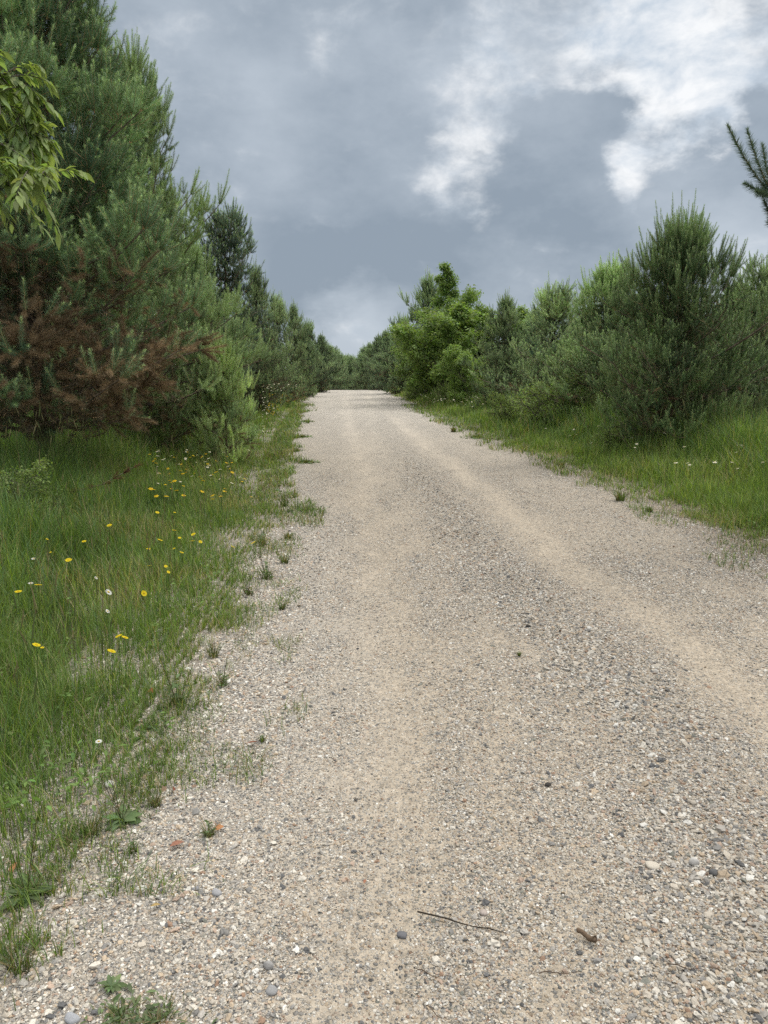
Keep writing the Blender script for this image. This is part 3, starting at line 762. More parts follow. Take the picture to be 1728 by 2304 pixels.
pine_meshes('mid_b', seed=26, H=5.6, R=2.0, m=56, w=.0095, nl=.062, dz=.42, nb=8, bare=.03, hue=(.046, .068, .036), dens=.62, spire=.7, prof_pow=.78, upw=1.3, sh_len=1.2, rough=1.9, cull=.85)
pine_meshes('mid_c', seed=36, H=4.6, R=1.8, m=58, w=.0095, nl=.062, dz=.38, nb=8, bare=.05, hue=(.062, .085, .048), dens=.64, spire=.7, prof_pow=.5, sh_len=1.2, rough=2.2, dead=.4, dead_z=1.2, cull=.85)
pine_meshes('dark_open', seed=27, H=6.0, R=1.75, m=60, w=.009, nl=.062, dz=.5, nb=7, bare=.2, hue=(.030, .049, .032), dens=.75, spire=.35, rough=2.0, prof_pow=.42, sh_len=1.1, cull=.9)
pine_meshes('far', seed=28, H=4.6, R=1.85, m=28, w=.02, nl=.073, dz=.42, nb=7, bare=.02, hue=(.054, .077, .045), dens=.6, spire=.5, sh_len=1.3, rough=1.8, cull=.6)
pine_meshes('far_slim', seed=29, H=5.2, R=1.55, m=28, w=.02, nl=.073, dz=.42, nb=7, bare=.02, hue=(.050, .071, .045), dens=.62, spire=.5, prof_pow=.72, sh_len=1.3, rough=1.8, cull=.6)

# left row
pine_at('near_left', -50, -700, 8.6, 'tallest dark pine with browned dead lower branches, nearest on the left')
pine_at('left_two', 272, 60, 12.3, 'tall green pine second along the left, with candle-like upright shoots', rz=1.2)
pine_at('mid_a', 405, 500, 14.6, 'paler bushy pine behind the young pine on the left', rz=.7, wide=.92)
pine_at('young', 498, 712, 11.9, 'small pale young pine standing out in the grass on the left', rz=.3)
pine_at('dark_open', 497, 440, 21.0, 'dark open-crowned pine rising above its left-hand neighbours', rz=2.2)
pine_at('mid_b', 572, 575, 24.5, 'dark pine just past the open-crowned one on the left', rz=.2, wide=.75)
pine_at('mid_c', 622, 640, 29.5, 'bushy pine midway down the left row', rz=2.9, wide=.7)
pine_at('mid_b', 660, 668, 34.5, 'upright pine two short of the far end of the left row', rz=4.0, wide=.72)
pine_at('far', 690, 712, 41, 'grey-green pine near the crest on the left', rz=1.0, wide=.75)
pine_at('far_slim', 722, 742, 48, 'slim pine at the crest on the left of the drive', rz=2.0)
# right row
pine_at('right_big', 1548, 425, 13.0, 'big bushy dark pine with a crown of upright shoots, largest on the right', rz=.5)
pine_at('mid_c', 1735, 535, 14.5, 'dark pine cut by the right edge of the photo', rz=1.5)
pine_at('mid_a', 1385, 562, 17.2, 'green pine just left of the biggest right-hand pine', rz=2.5, wide=1.15)
pine_at('mid_c', 1255, 610, 20.5, 'bushy pine behind the leafy shrubs on the right', rz=3.6, wide=1.15)
pine_at('mid_b', 1140, 645, 25, 'blue-green pine beside the light green leafy tree', rz=.9, wide=1.1)
pine_at('mid_b', 962, 600, 39, 'tall pine behind the leafy trees on the right of the drive', rz=5.2, wide=1.05)
pine_at('far', 905, 700, 45, 'pine at the far end of the right row before the crest', rz=.4)
pine_at('far_slim', 868, 732, 53, 'slim pine on the right of the drive at the crest', rz=1.9)
# second rows
FARL = 'dark pine of the back rows, mostly hidden behind the front pines'
rng = np.random.default_rng(77)
for i, (px, top, d) in enumerate([(1660, 600, 18), (1490, 640, 22), (1330, 655, 25), (1210, 668, 29), (1090, 690, 33), (1440, 640, 30), (1640, 640, 30), (1290, 690, 36), (1180, 690, 40),
                                  (1560, 660, 40), (1720, 640, 24), (1040, 700, 44), (1400, 690, 46)]):
    pine_at('mid_a' if d < 26 else 'far', px, top + 12, d, FARL, rz=float(rng.uniform(0, 6)), group='pines of the back rows')
for i, (px, top, d) in enumerate([(60, 300, 16), (200, 250, 18), (330, 420, 21), (150, 300, 24), (20, 330, 22), (440, 560, 27), (330, 500, 30), (540, 650, 34), (480, 620, 40), (600, 700, 46), (200, 480, 36), (60, 500, 34)]):
    pine_at('mid_b' if d < 26 else 'far', px, top + 30, d, FARL, rz=float(rng.uniform(0, 6)), group='pines of the back rows')
FARC = 'distant pine standing beyond the crest of the drive'
for i, (px, top, d) in enumerate([(742, 770, 58), (765, 788, 66), (790, 795, 84), (812, 788, 78), (835, 765, 66), (852, 745, 60), (776, 792, 92), (820, 770, 90), (752, 778, 76), (700, 760, 62),
                                  (880, 740, 66), (801, 800, 96), (728, 765, 70), (905, 720, 72), (680, 745, 70), (848, 776, 100), (770, 800, 104)]):
    pine_at('far_slim' if i % 2 else 'far', px, top, d, FARC, rz=float(rng.uniform(0, 6)), group='pines beyond the crest', wide=1.1)

# the pine out of frame on the right whose branch reaches into the picture
ox, oy = 6.3, 8.0
def rel(p): return (p[0]-ox, p[1]-oy, p[2])
fork = rel(at_dist(1738, 462, 6.8)); low = rel(at_dist(1752, 540, 6.9))
ex = [[(0, 0, 2.55), rel(at_dist(1900, 560, 7.4)), fork], [(0, 0, 2.2), rel(at_dist(1880, 640, 7.5)), low]]
def sh(p0, p1, u=.12, d=6.8):
    a = np.array(p0); b = np.array(rel(at_dist(p1[0], p1[1], d))); v = b - a; l = float(np.linalg.norm(v)); v[2] -= u*l
    return (a, v/np.linalg.norm(v), l, u)
es = [sh(fork, (1664, 330), .35), sh(fork, (1694, 338), .3, 6.7), sh(fork, (1718, 362), .2, 6.9), sh(fork, (1742, 350), .2, 6.75), sh(fork, (1676, 434), .1, 6.85), sh(fork, (1700, 452), .1, 6.6),
      sh(fork, (1765, 380), .2), sh(low, (1722, 478), .2), sh(low, (1735, 470), .2, 7.0), sh(low, (1728, 520), .1), sh(rel(at_dist(1800, 505, 7.0)), tuple((1738, 470)), .1)]
pine_meshes('right_near', seed=30, H=5.8, R=1.3, m=210, w=.0055, nl=.070, dz=.45, nb=6, bare=.12, hue=(.022, .034, .023), tipc=(.04, .055, .035), dens=.55, spire=.4, extra=(ex, es), cull=0)
put_pine('right_near', ox, oy, 'pine outside the right edge whose curved branch reaches against the sky')

# ------------------------------------------------------------------ broadleaved trees and shrubs
def leaf_quads(Pn, rng, size, cols, droop=.35):
    n = len(Pn); a = rng.uniform(0, 6.283, n); el = rng.normal(-droop, .45, n)
    d = np.stack([np.cos(a)*np.cos(el), np.sin(a)*np.cos(el), np.sin(el)], -1)
    s = norm(np.cross(d, np.array([0, 0, 1.])+rng.normal(0, .35, (n, 3)))); nrm = np.cross(s, d)
    L_ = size*rng.uniform(.6, 1.25, n)[:, None]; w = L_*.30
    b = Pn; m1 = Pn + d*L_*.45 - s*w + nrm*L_*.1; m2 = Pn + d*L_*.45 + s*w + nrm*L_*.1; mid = Pn + d*L_*.5; t = Pn + d*L_ - nrm*L_*.08
    V = np.stack([b, m1, mid, m2, t], 1); k = 5; f = np.array([[0, 2, 1], [0, 3, 2], [1, 2, 4], [2, 3, 4]])
    F = (f[None] + (np.arange(n)*k)[:, None, None]).reshape(-1, 3)
    return V.reshape(-1, 3), F, np.repeat(cols, k, 0)

def leafy_geo(seed, H, R, nleaf, size, hue, stems=1, low=.15, spire=0):
    rng = np.random.default_rng(seed); paths, rads, ends = [], [], []
    for s in range(stems):
        lean = rng.normal(0, .10 if stems == 1 else .35, 2); h = H*rng.uniform(.75, 1) if stems > 1 else H
        t = np.linspace(0, 1, 8)[:, None]; tr = np.concatenate([lean*h*t + .03*H*np.sin(t*5+rng.uniform(0, 6, 2)), h*t], 1)
        if stems > 1: tr[:, :2] += rng.normal(0, .06, 2)
        paths.append(tr); rads.append(np.linspace(.016*h if stems == 1 else .012*h, .003, 8))
        nbr = int((26 if stems == 1 else 12)*1.0)
        for i in range(nbr):
            f = low + (1-low)*(i + rng.uniform(0, 1))/nbr; p = np.array([np.interp(f, t[:, 0], tr[:, j]) for j in range(3)])
            a = i*2.4 + rng.normal(0, .3); env = R*(np.sin(np.pi*min(.98, (f*.85+.18)))**.8)*rng.uniform(.6, 1.15)
            if spire and f > .7: env *= .55
            el = np.radians(rng.uniform(15, 55)); q = np.linspace(0, 1, 8)[:, None]
            d = np.array([np.cos(a)*np.cos(el), np.sin(a)*np.cos(el), np.sin(el)])
            bp = p + d*env*q + np.array([0, 0, -.12*env])*q**2 + rng.normal(0, .02*env, (8, 3))*q
            paths.append(bp); rads.append(np.linspace(.012*env+.003, .002, 8)); 
            for j in range(int(7 + env*8)):
                u = rng.uniform(.25, 1); b_ = np.array([np.interp(u, q[:, 0], bp[:, c]) for c in range(3)])
                dd = norm(d + rng.normal(0, .65, 3)); ln = rng.uniform(.15, .42)*env*.8 + .08
                tw = b_ + dd*ln*q + np.array([0, 0, -.1*ln])*q**2
                paths.append(tw); rads.append(np.linspace(.003, .0012, 8)); ends.append(tw)
    ends = np.array(ends); ne = len(ends)
    i = rng.integers(0, ne, nleaf); u = rng.uniform(.15, 1, nleaf)*7; k = np.minimum(u.astype(int), 6); fr = (u-k)[:, None]
    Pn = ends[i, k]*(1-fr) + ends[i, k+1]*fr + rng.normal(0, size*.7, (nleaf, 3))
    tint = (rng.uniform(.7, 1.3, ne)[i])[:, None]
    cols = np.array(hue)*tint*rng.uniform(.8, 1.2, (nleaf, 1))*(1 + rng.normal(0, .06, (nleaf, 3)))
    return cat([tubes(np.array(paths), np.array(rads), 5)]), leaf_quads(Pn, rng, size, cols)

def leafy_meshes(key, **kw):
    w, l = leafy_geo(**kw)
    PROTO[key] = dict(wood=mesh_np('leafy_branches', w[0], w[1], M_GREYBARK, None, True), leaves=mesh_np('leaves', l[0], l[1], M_LEAF, l[2]), H=kw['H'])
def put_leafy(key, px, top, d, label, name='leafy_tree', catn='tree', group=None, rz=0., wide=1.):
    x, y, z = at_dist(px, top, d); gzv = float(ground_z(x, y)); s = (z-gzv)/PROTO[key]['H']
    t = empty(name, (x, y, gzv-.02), rz); t.scale = (s*wide, s*wide, s); tag(t, label, catn, group)
    add_obj('trunk' if name == 'leafy_tree' else 'stems', PROTO[key]['wood'], t); add_obj('crown' if name == 'leafy_tree' else 'leaves', PROTO[key]['leaves'], t)
leafy_meshes('maple', seed=41, H=5.6, R=2.4, nleaf=32000, size=.11, hue=(.145, .20, .072), low=.10, spire=1)
leafy_meshes('round', seed=42, H=3.2, R=1.7, nleaf=20000, size=.10, hue=(.15, .205, .074), stems=3, low=.02)
leafy_meshes('shrub', seed=43, H=1.4, R=.75, nleaf=4200, size=.06, hue=(.15, .20, .07), stems=6, low=.08)
leafy_meshes('slim', seed=44, H=4.2, R=.6, nleaf=2600, size=.09, hue=(.12, .19, .06), low=.3)
GL = 'light green leafy trees on the right'
put_leafy('maple', 1045, 598, 34, 'tall light green leafy tree with a thin pointed top on the right', group=GL)
put_leafy('round', 1000, 690, 32, 'rounded yellow-green leafy tree below the tall leafy one', group=GL, wide=1.15)
put_leafy('round', 1090, 690, 35, 'leafy tree half hidden behind the tall light green one', group=GL, wide=1.1, rz=1.1)
put_leafy('round', 935, 742, 37, 'bright green leafy tree nearest the right edge of the road', group=GL, rz=2., wide=.95)
put_leafy('round', 1062, 775, 28, 'low light green leafy tree in front of the blue-green pine', group=GL, rz=4., wide=.9)
put_leafy('slim', 1462, 612, 15.5, 'thin leafy sapling showing against the sky between two right-hand pines', group=GL, wide=.8)
GS = 'leafy shrubs on the right verge'
put_leafy('shrub', 1150, 880, 19.5, 'low dark green shrub, left of the shrubs on the right verge', 'leafy_shrub', 'shrub', GS, 0)
put_leafy('shrub', 1222, 842, 18.0, 'tallest yellow-green shrub on the right verge', 'leafy_shrub', 'shrub', GS, 1.7)
put_leafy('shrub', 1290, 868, 17.5, 'shrub with thin open stems, right of the tallest shrub', 'leafy_shrub', 'shrub', GS, 3.1)
put_leafy('shrub', 1376, 955, 13.4, 'small low shrub at the left foot of the biggest right pine', 'leafy_shrub', 'shrub', GS, 4.1)
put_leafy('shrub', 1730, 950, 11.0, 'small bright shrub cut by the right edge under the pine', 'leafy_shrub', 'shrub', GS, 5)
put_leafy('shrub', 925, 865, 36, 'tiny shrub at the road edge beneath the far leafy tree', 'leafy_shrub', 'shrub', GS, 2.5)
put_leafy('shrub', 1000, 862, 30, 'low shrub behind the white daisies on the right', 'leafy_shrub', 'shrub', GS, .8)
put_leafy('shrub', -25, 1035, 6.6, 'dark leafy plant in the grass at the left edge', 'leafy_shrub', 'shrub', 'leafy plants at the left edge', 2.8)

# ------------------------------------------------------------------ cherry sapling at the left edge
def blade_leaves(Bs, Ds, size, rng, hue, width=.42, droop=.9):
    n = len(Bs); Ds = norm(Ds); K = 6; t = np.linspace(0, 1, K); up = np.array([0, 0, 1.])
    s = norm(np.cross(Ds, up + rng.normal(0, .35, (n, 3)))); L_ = size*rng.uniform(.7, 1.2, n)
    dr = rng.uniform(.4, 1, n)*droop
    c = Bs[:, None] + Ds[:, None]*(L_[:, None]*t)[..., None] - up*((L_*dr)[:, None]*t**2*.55)[..., None]
    wv = np.array([.06, .62, 1, .95, .58, .0])*width*.5
    T = norm(np.gradient(c, axis=1)); nr = norm(np.cross(s[:, None], T))
    fold = .28
    l = c - s[:, None]*(L_[:, None]*wv)[..., None] + nr*(L_[:, None]*wv*fold)[..., None]
    r = c + s[:, None]*(L_[:, None]*wv)[..., None] + nr*(L_[:, None]*wv*fold)[..., None]
    V = np.stack([l, c, r], 2).reshape(n, -1, 3); k = K*3; f = []
    for i in range(K-1):
        for j in range(2):
            a = i*3+j; f += [[a, a+1, a+4], [a, a+4, a+3]]
    F = (np.array(f)[None] + (np.arange(n)*k)[:, None, None]).reshape(-1, 3)
    C = np.array(hue)*rng.uniform(.65, 1.35, (n, 1))*(1+rng.normal(0, .05, (n, 3)))
    Cv = np.repeat(C[:, None], k, 1); Cv[:, 1::3] *= 1.18                      # paler midrib
    return V.reshape(-1, 3), F, Cv.reshape(-1, 3)

scatter_herbs()

def cherry():
    rng = np.random.default_rng(91); D0 = 2.55
    base = np.array([-2.35, 2.7, 0.]); K = 9; t = np.linspace(0, 1, K)[:, None]
    tr = base + np.array([.35, -.05, 3.1])*t + np.array([.06, .05, 0])*np.sin(t*6)
    paths = [tr - base]; rads = [np.linspace(.028, .008, K)]
    twigs = []
    specs = [((-330, 330), (-80, 190), (15, 165), (75, 205)), ((-330, 420), (-80, 290), (50, 285), (125, 322)), ((-300, 500), (-70, 380), (50, 372), (115, 402)),
             ((-300, 560), (-80, 400), (10, 400), (35, 450)), ((-330, 300), (-120, 180), (-20, 158), (30, 172)), ((-260, 420), (-80, 320), (20, 325), (50, 365)),
             ((-330, 380), (-90, 250), (10, 240), (70, 270))]
    for i, sp in enumerate(specs):
        dz_ = D0 + rng.uniform(-.18, .2)
        pts = np.array([at_dist(px, py, dz_ + (.12 if k == 0 else 0)) for k, (px, py) in enumerate(sp)])
        z0 = pts[0, 2]; f = np.clip(z0/3.1, .3, .98); start = base + np.array([.35, -.05, 3.1])*f
        pts = np.concatenate([start[None], pts]); q = np.linspace(0, 1, K)
        pt = np.stack([np.interp(q, np.linspace(0, 1, len(pts)), pts[:, j]) for j in range(3)], -1) - base
        paths.append(pt); rads.append(np.linspace(.007, .0015, K)); twigs.append(pt)
        for j in range(9):
            u = rng.uniform(.45, .98)*(K-1); a = int(min(u, K-2)); b_ = pt[a] + (pt[a+1]-pt[a])*(u-a)
            d = norm(pt[min(a+1, K-1)] - pt[a] + rng.normal(0, .12, 3)*.6 + np.array([0, 0, -.03])); ln = rng.uniform(.06, .16)
            tw = b_ + d*ln*t - np.array([0, 0, .4*ln])*t**2
            paths.append(tw); rads.append(np.linspace(.0022, .001, K)); twigs.append(tw)
    B, D = [], []
    for tw in twigs:
        ln = np.linalg.norm(tw[-1]-tw[0]); n = 17 if ln < .3 else 48
        for j in range(n):
            u = (.25 if ln < .3 else .55) + (.75 if ln < .3 else .45)*(j+.5)/n; u *= (K-1); a = int(min(u, K-2)); b_ = tw[a] + (tw[a+1]-tw[a])*(u-a)
            ax = norm(tw[a+1]-tw[a]); sd = norm(np.cross(ax, np.array([0, 0, 1.])))*(1 if j % 2 else -1)
            B.append(b_); D.append(ax*.7 + sd*rng.uniform(.4, 1) + rng.normal(0, .25, 3) + np.array([0, 0, -.15]))
    # the unseen remainder of the crown, to the left of the frame
    for j in range(500):
        f = rng.uniform(.35, 1); c = np.array([.35, -.05, 3.1])*f + np.array([rng.normal(-.25, .3), rng.normal(.1, .4), rng.normal(0, .2)])
        if c[0] < .75: B.append(c); D.append(rng.normal(0, 1, 3) + np.array([0, 0, -.3]))
    l = blade_leaves(np.array(B), np.array(D), .039, rng, (.15, .19, .078))
    w = tubes(np.array(paths), np.array(rads), 6)
    t_ = empty('cherry_sapling', tuple(base)); tag(t_, 'bright green leafy sapling drooping into the frame before the dark pine', 'sapling')
    add_obj('stems', mesh_np('sapling_stems', w[0], w[1], M_GREYBARK, None, True), t_); add_obj('leaves', mesh_np('sapling_leaves', l[0], l[1], M_LEAF, l[2], True), t_)
cherry()

# ------------------------------------------------------------------ flowers
def flower_meshes(key, npet, r, pw, pcol, ccol, crad, cup=.12, h=.3, notch=0.):
    rng = np.random.default_rng(3); V, F, o = [], [], 0
    for i in range(npet):
        a = i*2*np.pi/npet + rng.normal(0, .05); c, s = math.cos(a), math.sin(a)
        rows = [(.12, .25), (.5, .85), (.85, 1.0), (1.0, .55)]
        for (q, ww) in rows:
            for sg in (-1, 0, 1):
                x = r*q*(1 - (notch if (q == 1 and sg == 0) else 0)); y = sg*pw*ww*.5; z = r*cup*q*q*(1.1-q*.6) + (.0 if sg else -.001)
                V.append((x*c - y*s, x*s + y*c, z))
        for k in range(3):
            for j in range(2):
                b = o + k*3 + j; F += [[b, b+1, b+4], [b, b+4, b+3]]
        o += 12
    pet = mesh_np('petals', np.array(V), np.array(F), M_PETAL, np.tile(np.array(pcol), (len(V), 1)), True)
    cv, cf = ICO2; cv = cv*np.array([crad, crad, crad*.5]) + np.array([0, 0, r*.03])
    cen = mesh_np('flower_centre', cv, cf, M_PETAL, np.tile(np.array(ccol), (len(cv), 1)), True)
    t = np.linspace(0, 1, 6); sp = np.stack([.02*np.sin(t*2), .015*t*t, -h*(1-t)], -1)[None]; sp[0, :, :2] -= sp[0, -1, :2]
    sv, sf, sc = tubes(sp, np.full((1, 6), .0013), 4, (.09, .15, .04))
    stem = mesh_np('stem', sv, sf, M_GRASS, sc)
    PROTO[key] = dict(petals=pet, centre=cen, stem=stem, h=h)
flower_meshes('yellow', 8, .023, .016, (.80, .64, .02), (.66, .42, .015), .006, .15, .30, .12)
flower_meshes('daisy', 16, .019, .007, (.80, .80, .77), (.70, .48, .02), .0065, .05, .30)
# far, single-mesh flowers
def far_flower(name, r, col, ccol):
    n = 10; a = np.linspace(0, 6.283, n, endpoint=False); rr = r*np.where(np.arange(n) % 2, .72, 1.)
    V = [(0, 0, r*.2)] + [(rr[i]*math.cos(a[i]), rr[i]*math.sin(a[i]), 0) for i in range(n)] + [(.004, 0, 0), (-.004, 0, 0), (0, 0, -.30)]
    F = [[0, 1+i, 1+(i+1) % n] for i in range(n)] + [[n+1, n+2, n+3]]
    C = np.tile(np.array(col), (len(V), 1)); C[0] = ccol; C[-3:] = (.09, .15, .04)
    return mesh_np(name, np.array(V), np.array(F), M_PETAL, C)
FY = far_flower('yellow_flower', .024, (.80, .58, .02), (.7, .4, .01)); FW = far_flower('white_daisy', .023, (.82, .82, .80), (.75, .6, .1))

def put_flower(key, px, py, label, z=.30, tilt=(.2, .1), s=1.0, group=None, rz=0):
    x, y = P(px, py, z); g0 = float(ground_z(x, y)); 
    x, y = P(px, py, z + g0)
    name = 'yellow_flower' if key == 'yellow' else 'white_daisy'
    e = empty(name, (x, y, g0 - .01), 0); tag(e, label, 'flower', group); p = PROTO[key]
    hz = z + .01
    for nm, k in (('petals', 'petals'), ('flower_centre', 'centre')):
        o = add_obj(nm, p[k], e); o.location = (0, 0, hz); o.rotation_euler = (tilt[0], tilt[1], rz); o.scale = (s, s, s)
    o = add_obj('stem', p['stem'], e); o.location = (0, 0, hz); o.scale = (1, 1, hz/p['h'])
YG = 'yellow flowers on the left verge'
Y = [(246, 1182, 'yellow flower standing alone behind the others, left of the main cluster', 1.15), (354, 1153, 'yellow flower at the top back of the left verge cluster', .9),
     (392, 1193, 'broad yellow flower topping the close cluster on the left verge', 1.1), (360, 1215, 'yellow flower left of the close cluster, a little lower', 1.1),
     (435, 1202, 'upper of two overlapping yellow flowers at the cluster right side', 1.05), (433, 1217, 'lower of two overlapping yellow flowers at the cluster right side', 1.2),
     (451, 1219, 'yellow flower seen edge-on beside the overlapping pair', .8), (404, 1210, 'small pale yellow bloom in the middle of the close cluster', .7),
     (334, 1235, 'yellow flower below and left of the close cluster', .9), (409, 1243, 'small yellow flower lowest of the close cluster', .8), (392, 1234, 'tiny yellow bud just under the close cluster', .55),
     (524, 1230, 'yellow flower at the verge edge beside the gravel', .95), (570, 1221, 'yellow flower out on the gravel fringe, furthest right', 1.0), (189, 1218, 'half-open yellow flower between the lone bloom and the left edge', .9),
     (154, 1260, 'large yellow flower in the darker grass toward the left', 1.2), (86, 1316, 'yellow flower with broad flat petals beside the small white one', 1.2), (41, 1331, 'yellow flower with gaping petals nearest the left edge', 1.1),
     (336, 1273, 'orange-yellow flower below the cluster', .9), (373, 1274, 'small orange bloom near the dry stems', .65), (379, 1287, 'tiny orange bloom under the dry stems', .65),
     (324, 1335, 'yellow flower turned to face left, alone in mid-verge', 1.0), (82, 1451, 'yellow flower low on the left above the short grass', 1.05), (95, 1457, 'small yellow bud beside the low left flower', .5),
     (267, 1431, 'left one of a close pair of yellow flowers low on the verge', .95), (281, 1434, 'right one of a close pair of yellow flowers low on the verge', .95), (251, 1465, 'ragged yellow flower just below the close pair', 1.1),
     (478, 1123, 'yellow flower in the bright grass beyond the cluster', .9), (113, 1243, 'small double yellow bud above the large left flower', .6), (106, 1213, 'pale faded yellow bloom in the shaded grass', .6),
     (310, 992, 'tall yellow flower near the foot of the left pines', 1.2), (393, 1153, 'small yellow flower right of the topmost cluster bloom', .6), (265, 1171, 'small white-yellow bud above the lone flower', .6)]
rng = np.random.default_rng(8)
for px, py, lab, s in Y:
    big = py < 1180
    tl = (float(rng.normal(.15, .2)), float(rng.normal(0, .2)))
    if 'turned' in lab: tl = (.2, -1.0)
    if 'edge-on' in lab: tl = (-.1, .7)
    put_flower('yellow', px, py, lab, .30 if not big else .42, tl, s*.82, YG, float(rng.uniform(0, 6)))
for px, py, lab, s in [(244, 1332, 'white daisy tipped sideways in the middle of the left verge', 1.2), (242, 1375, 'small white daisy below the tipped one', .7), (69, 1312, 'small white daisy left of the flat yellow flower', .8),
                       (76, 1257, 'small white daisy cluster bloom at the left in dark grass', .9), (216, 1300, 'tiny white daisy above the tipped daisy', .6), (222, 1668, 'white curled petal-like bloom low by the gravel', .7)]:
    put_flower('daisy', px, py, lab, .27 if py < 1600 else .12, (.1, .75 if 'tipped' in lab else .1), s, 'white daisies on the left verge')
def far_patch(me, n, fx, label, catn, group, h, name, seed, sc=1.0):
    rng = np.random.default_rng(seed); c = 0
    while c < n:
        px, py = fx(rng); zz = h*rng.uniform(.75, 1.25); x, y = P(px, py, zz)
        if y > 56 or outside(np.array(x), np.array(y)) < .12: continue
        g0 = float(ground_z(x, y)); x2, y2 = P(px, py, zz + g0)
        if y2 > 57: continue
        o = add_obj(name, me); o.location = (x2, y2, g0 + zz); s = sc*rng.uniform(.7, 1.2); o.scale = (s, s, zz/.3); o.rotation_euler = (float(rng.normal(.25, .2)), float(rng.normal(0, .2)), float(rng.uniform(0, 6)))
        o['label'] = label; o['category'] = 'flower'; o['group'] = group; c += 1
far_patch(FY, 55, lambda r: (r.uniform(330, 620), r.uniform(1015, 1120)), 'small yellow flower scattered in the bright grass left of the road', 'flower', 'yellow flowers further along the left verge', .32, 'yellow_flower', 1)
far_patch(FW, 40, lambda r: (r.uniform(340, 640), r.uniform(985, 1090)), 'small white daisy scattered in the bright grass left of the road', 'flower', 'white daisies further along the left verge', .34, 'white_daisy', 2)
far_patch(FY, 120, lambda r: (r.uniform(600, 705), r.uniform(885, 985)), 'tiny yellow flower on the far left verge below the pines', 'flower', 'yellow flowers of the far left verge', .4, 'yellow_flower', 3, .95)
far_patch(FW, 130, lambda r: (r.uniform(590, 705), r.uniform(855, 975)), 'tiny white daisy on the far left verge below the pines', 'flower', 'white daisies of the far left verge', .4, 'white_daisy', 4, 1.05)
far_patch(FW, 130, lambda r: (r.uniform(895, 1110), 893 + (r.normal(0, 9))), 'tiny white daisy in the thick patch on the far right verge', 'flower', 'white daisies of the far right patch', .42, 'white_daisy', 5, 1.5)
far_patch(FW, 40, lambda r: (r.uniform(1180, 1728), r.uniform(945, 1060)), 'small white daisy in the grass of the right verge', 'flower', 'white daisies along the right verge', .4, 'white_daisy', 6, 1.1)

# ------------------------------------------------------------------ weeds on the gravel
def tuft(name, px, py, kind, size, label, group='weeds growing in the gravel'):
    x, y = P(px, py, 0); z = float(ground_z(x, y)) + .005; rng = np.random.default_rng(int(px*7+py))
    e = empty(name, (x, y, z)); catn = {'grass': 'grass tuft', 'rosette': 'weed', 'mat': 'weed', 'stalky': 'weed'}[kind]; tag(e, label, catn, group)
    if kind in ('grass', 'stalky', 'mat'):
        n = {'grass': 70, 'stalky': 45, 'mat': 130}[kind]; rr = size*(.25 if kind != 'mat' else .7)
        a = rng.uniform(0, 6.283, n); r = rr*(np.sqrt(rng.uniform(0, 1, n)) if kind != 'mat' else np.abs(rng.normal(0, .55, n))*(.6+.8*fbm(np.cos(a)*1.5+px, np.sin(a)*1.5, 9, 3))); bx, by = r*np.cos(a), r*np.sin(a)*.8
        h = size*rng.uniform(.4, 1, n)*(.35 if kind == 'mat' else 1)
        cs = np.where(rng.uniform(0, 1, (n, 1)) < .68, np.array([[.12, .165, .06]]), np.array([[.26, .21, .12]]))*rng.uniform(.7, 1.3, (n, 1))
        v = blades(bx, by, 0*bx, h, np.full(n, max(.0032, y*.0009)), rng, cs, 3, .6 if kind != 'mat' else .9, a + rng.normal(0, .4, n))
        add_obj('blades', mesh_np('tuft_blades', *v[:2], M_GRASS, v[2]), e)
    if kind in ('rosette', 'mat', 'stalky'):
        n = {'rosette': 16, 'mat': 60, 'stalky': 18}[kind]; a = np.arange(n)*2.4; B = np.zeros((n, 3)); B[:, 2] = .006
        if kind == 'mat': B[:, :2] = rng.normal(0, size*.4, (n, 2))
        if kind == 'stalky': B[:, 2] = rng.uniform(0, size*.8, n); B[:, :2] = rng.normal(0, size*.12, (n, 2))
        D = np.stack([np.cos(a), np.sin(a), rng.uniform(.15, .6, n)], -1)
        v = blade_leaves(B, D, size*(.55 if kind == 'rosette' else .3), rng, (.09, .125, .06), .34, .5)
        add_obj('leaves', mesh_np('weed_leaves', *v[:2], M_LEAF, v[2], True), e)
    if kind in ('rosette', 'stalky') and size > .09:
        n = 5; t = np.linspace(0, 1, 6)
        a = rng.uniform(0, 6.28, n); ln = rng.uniform(.1, .5, n)[:, None]; hh = (size*rng.uniform(.9, 1.9, n))[:, None]
        Pt = np.stack([np.cos(a)[:, None]*ln*hh*t, np.sin(a)[:, None]*ln*hh*t, hh*t], -1); v = tubes(Pt, np.full((n, 6), .0012), 3, (.13, .12, .06))
        add_obj('stalks', mesh_np('weed_stalks', v[0], v[1], M_GRASS, v[2]), e)
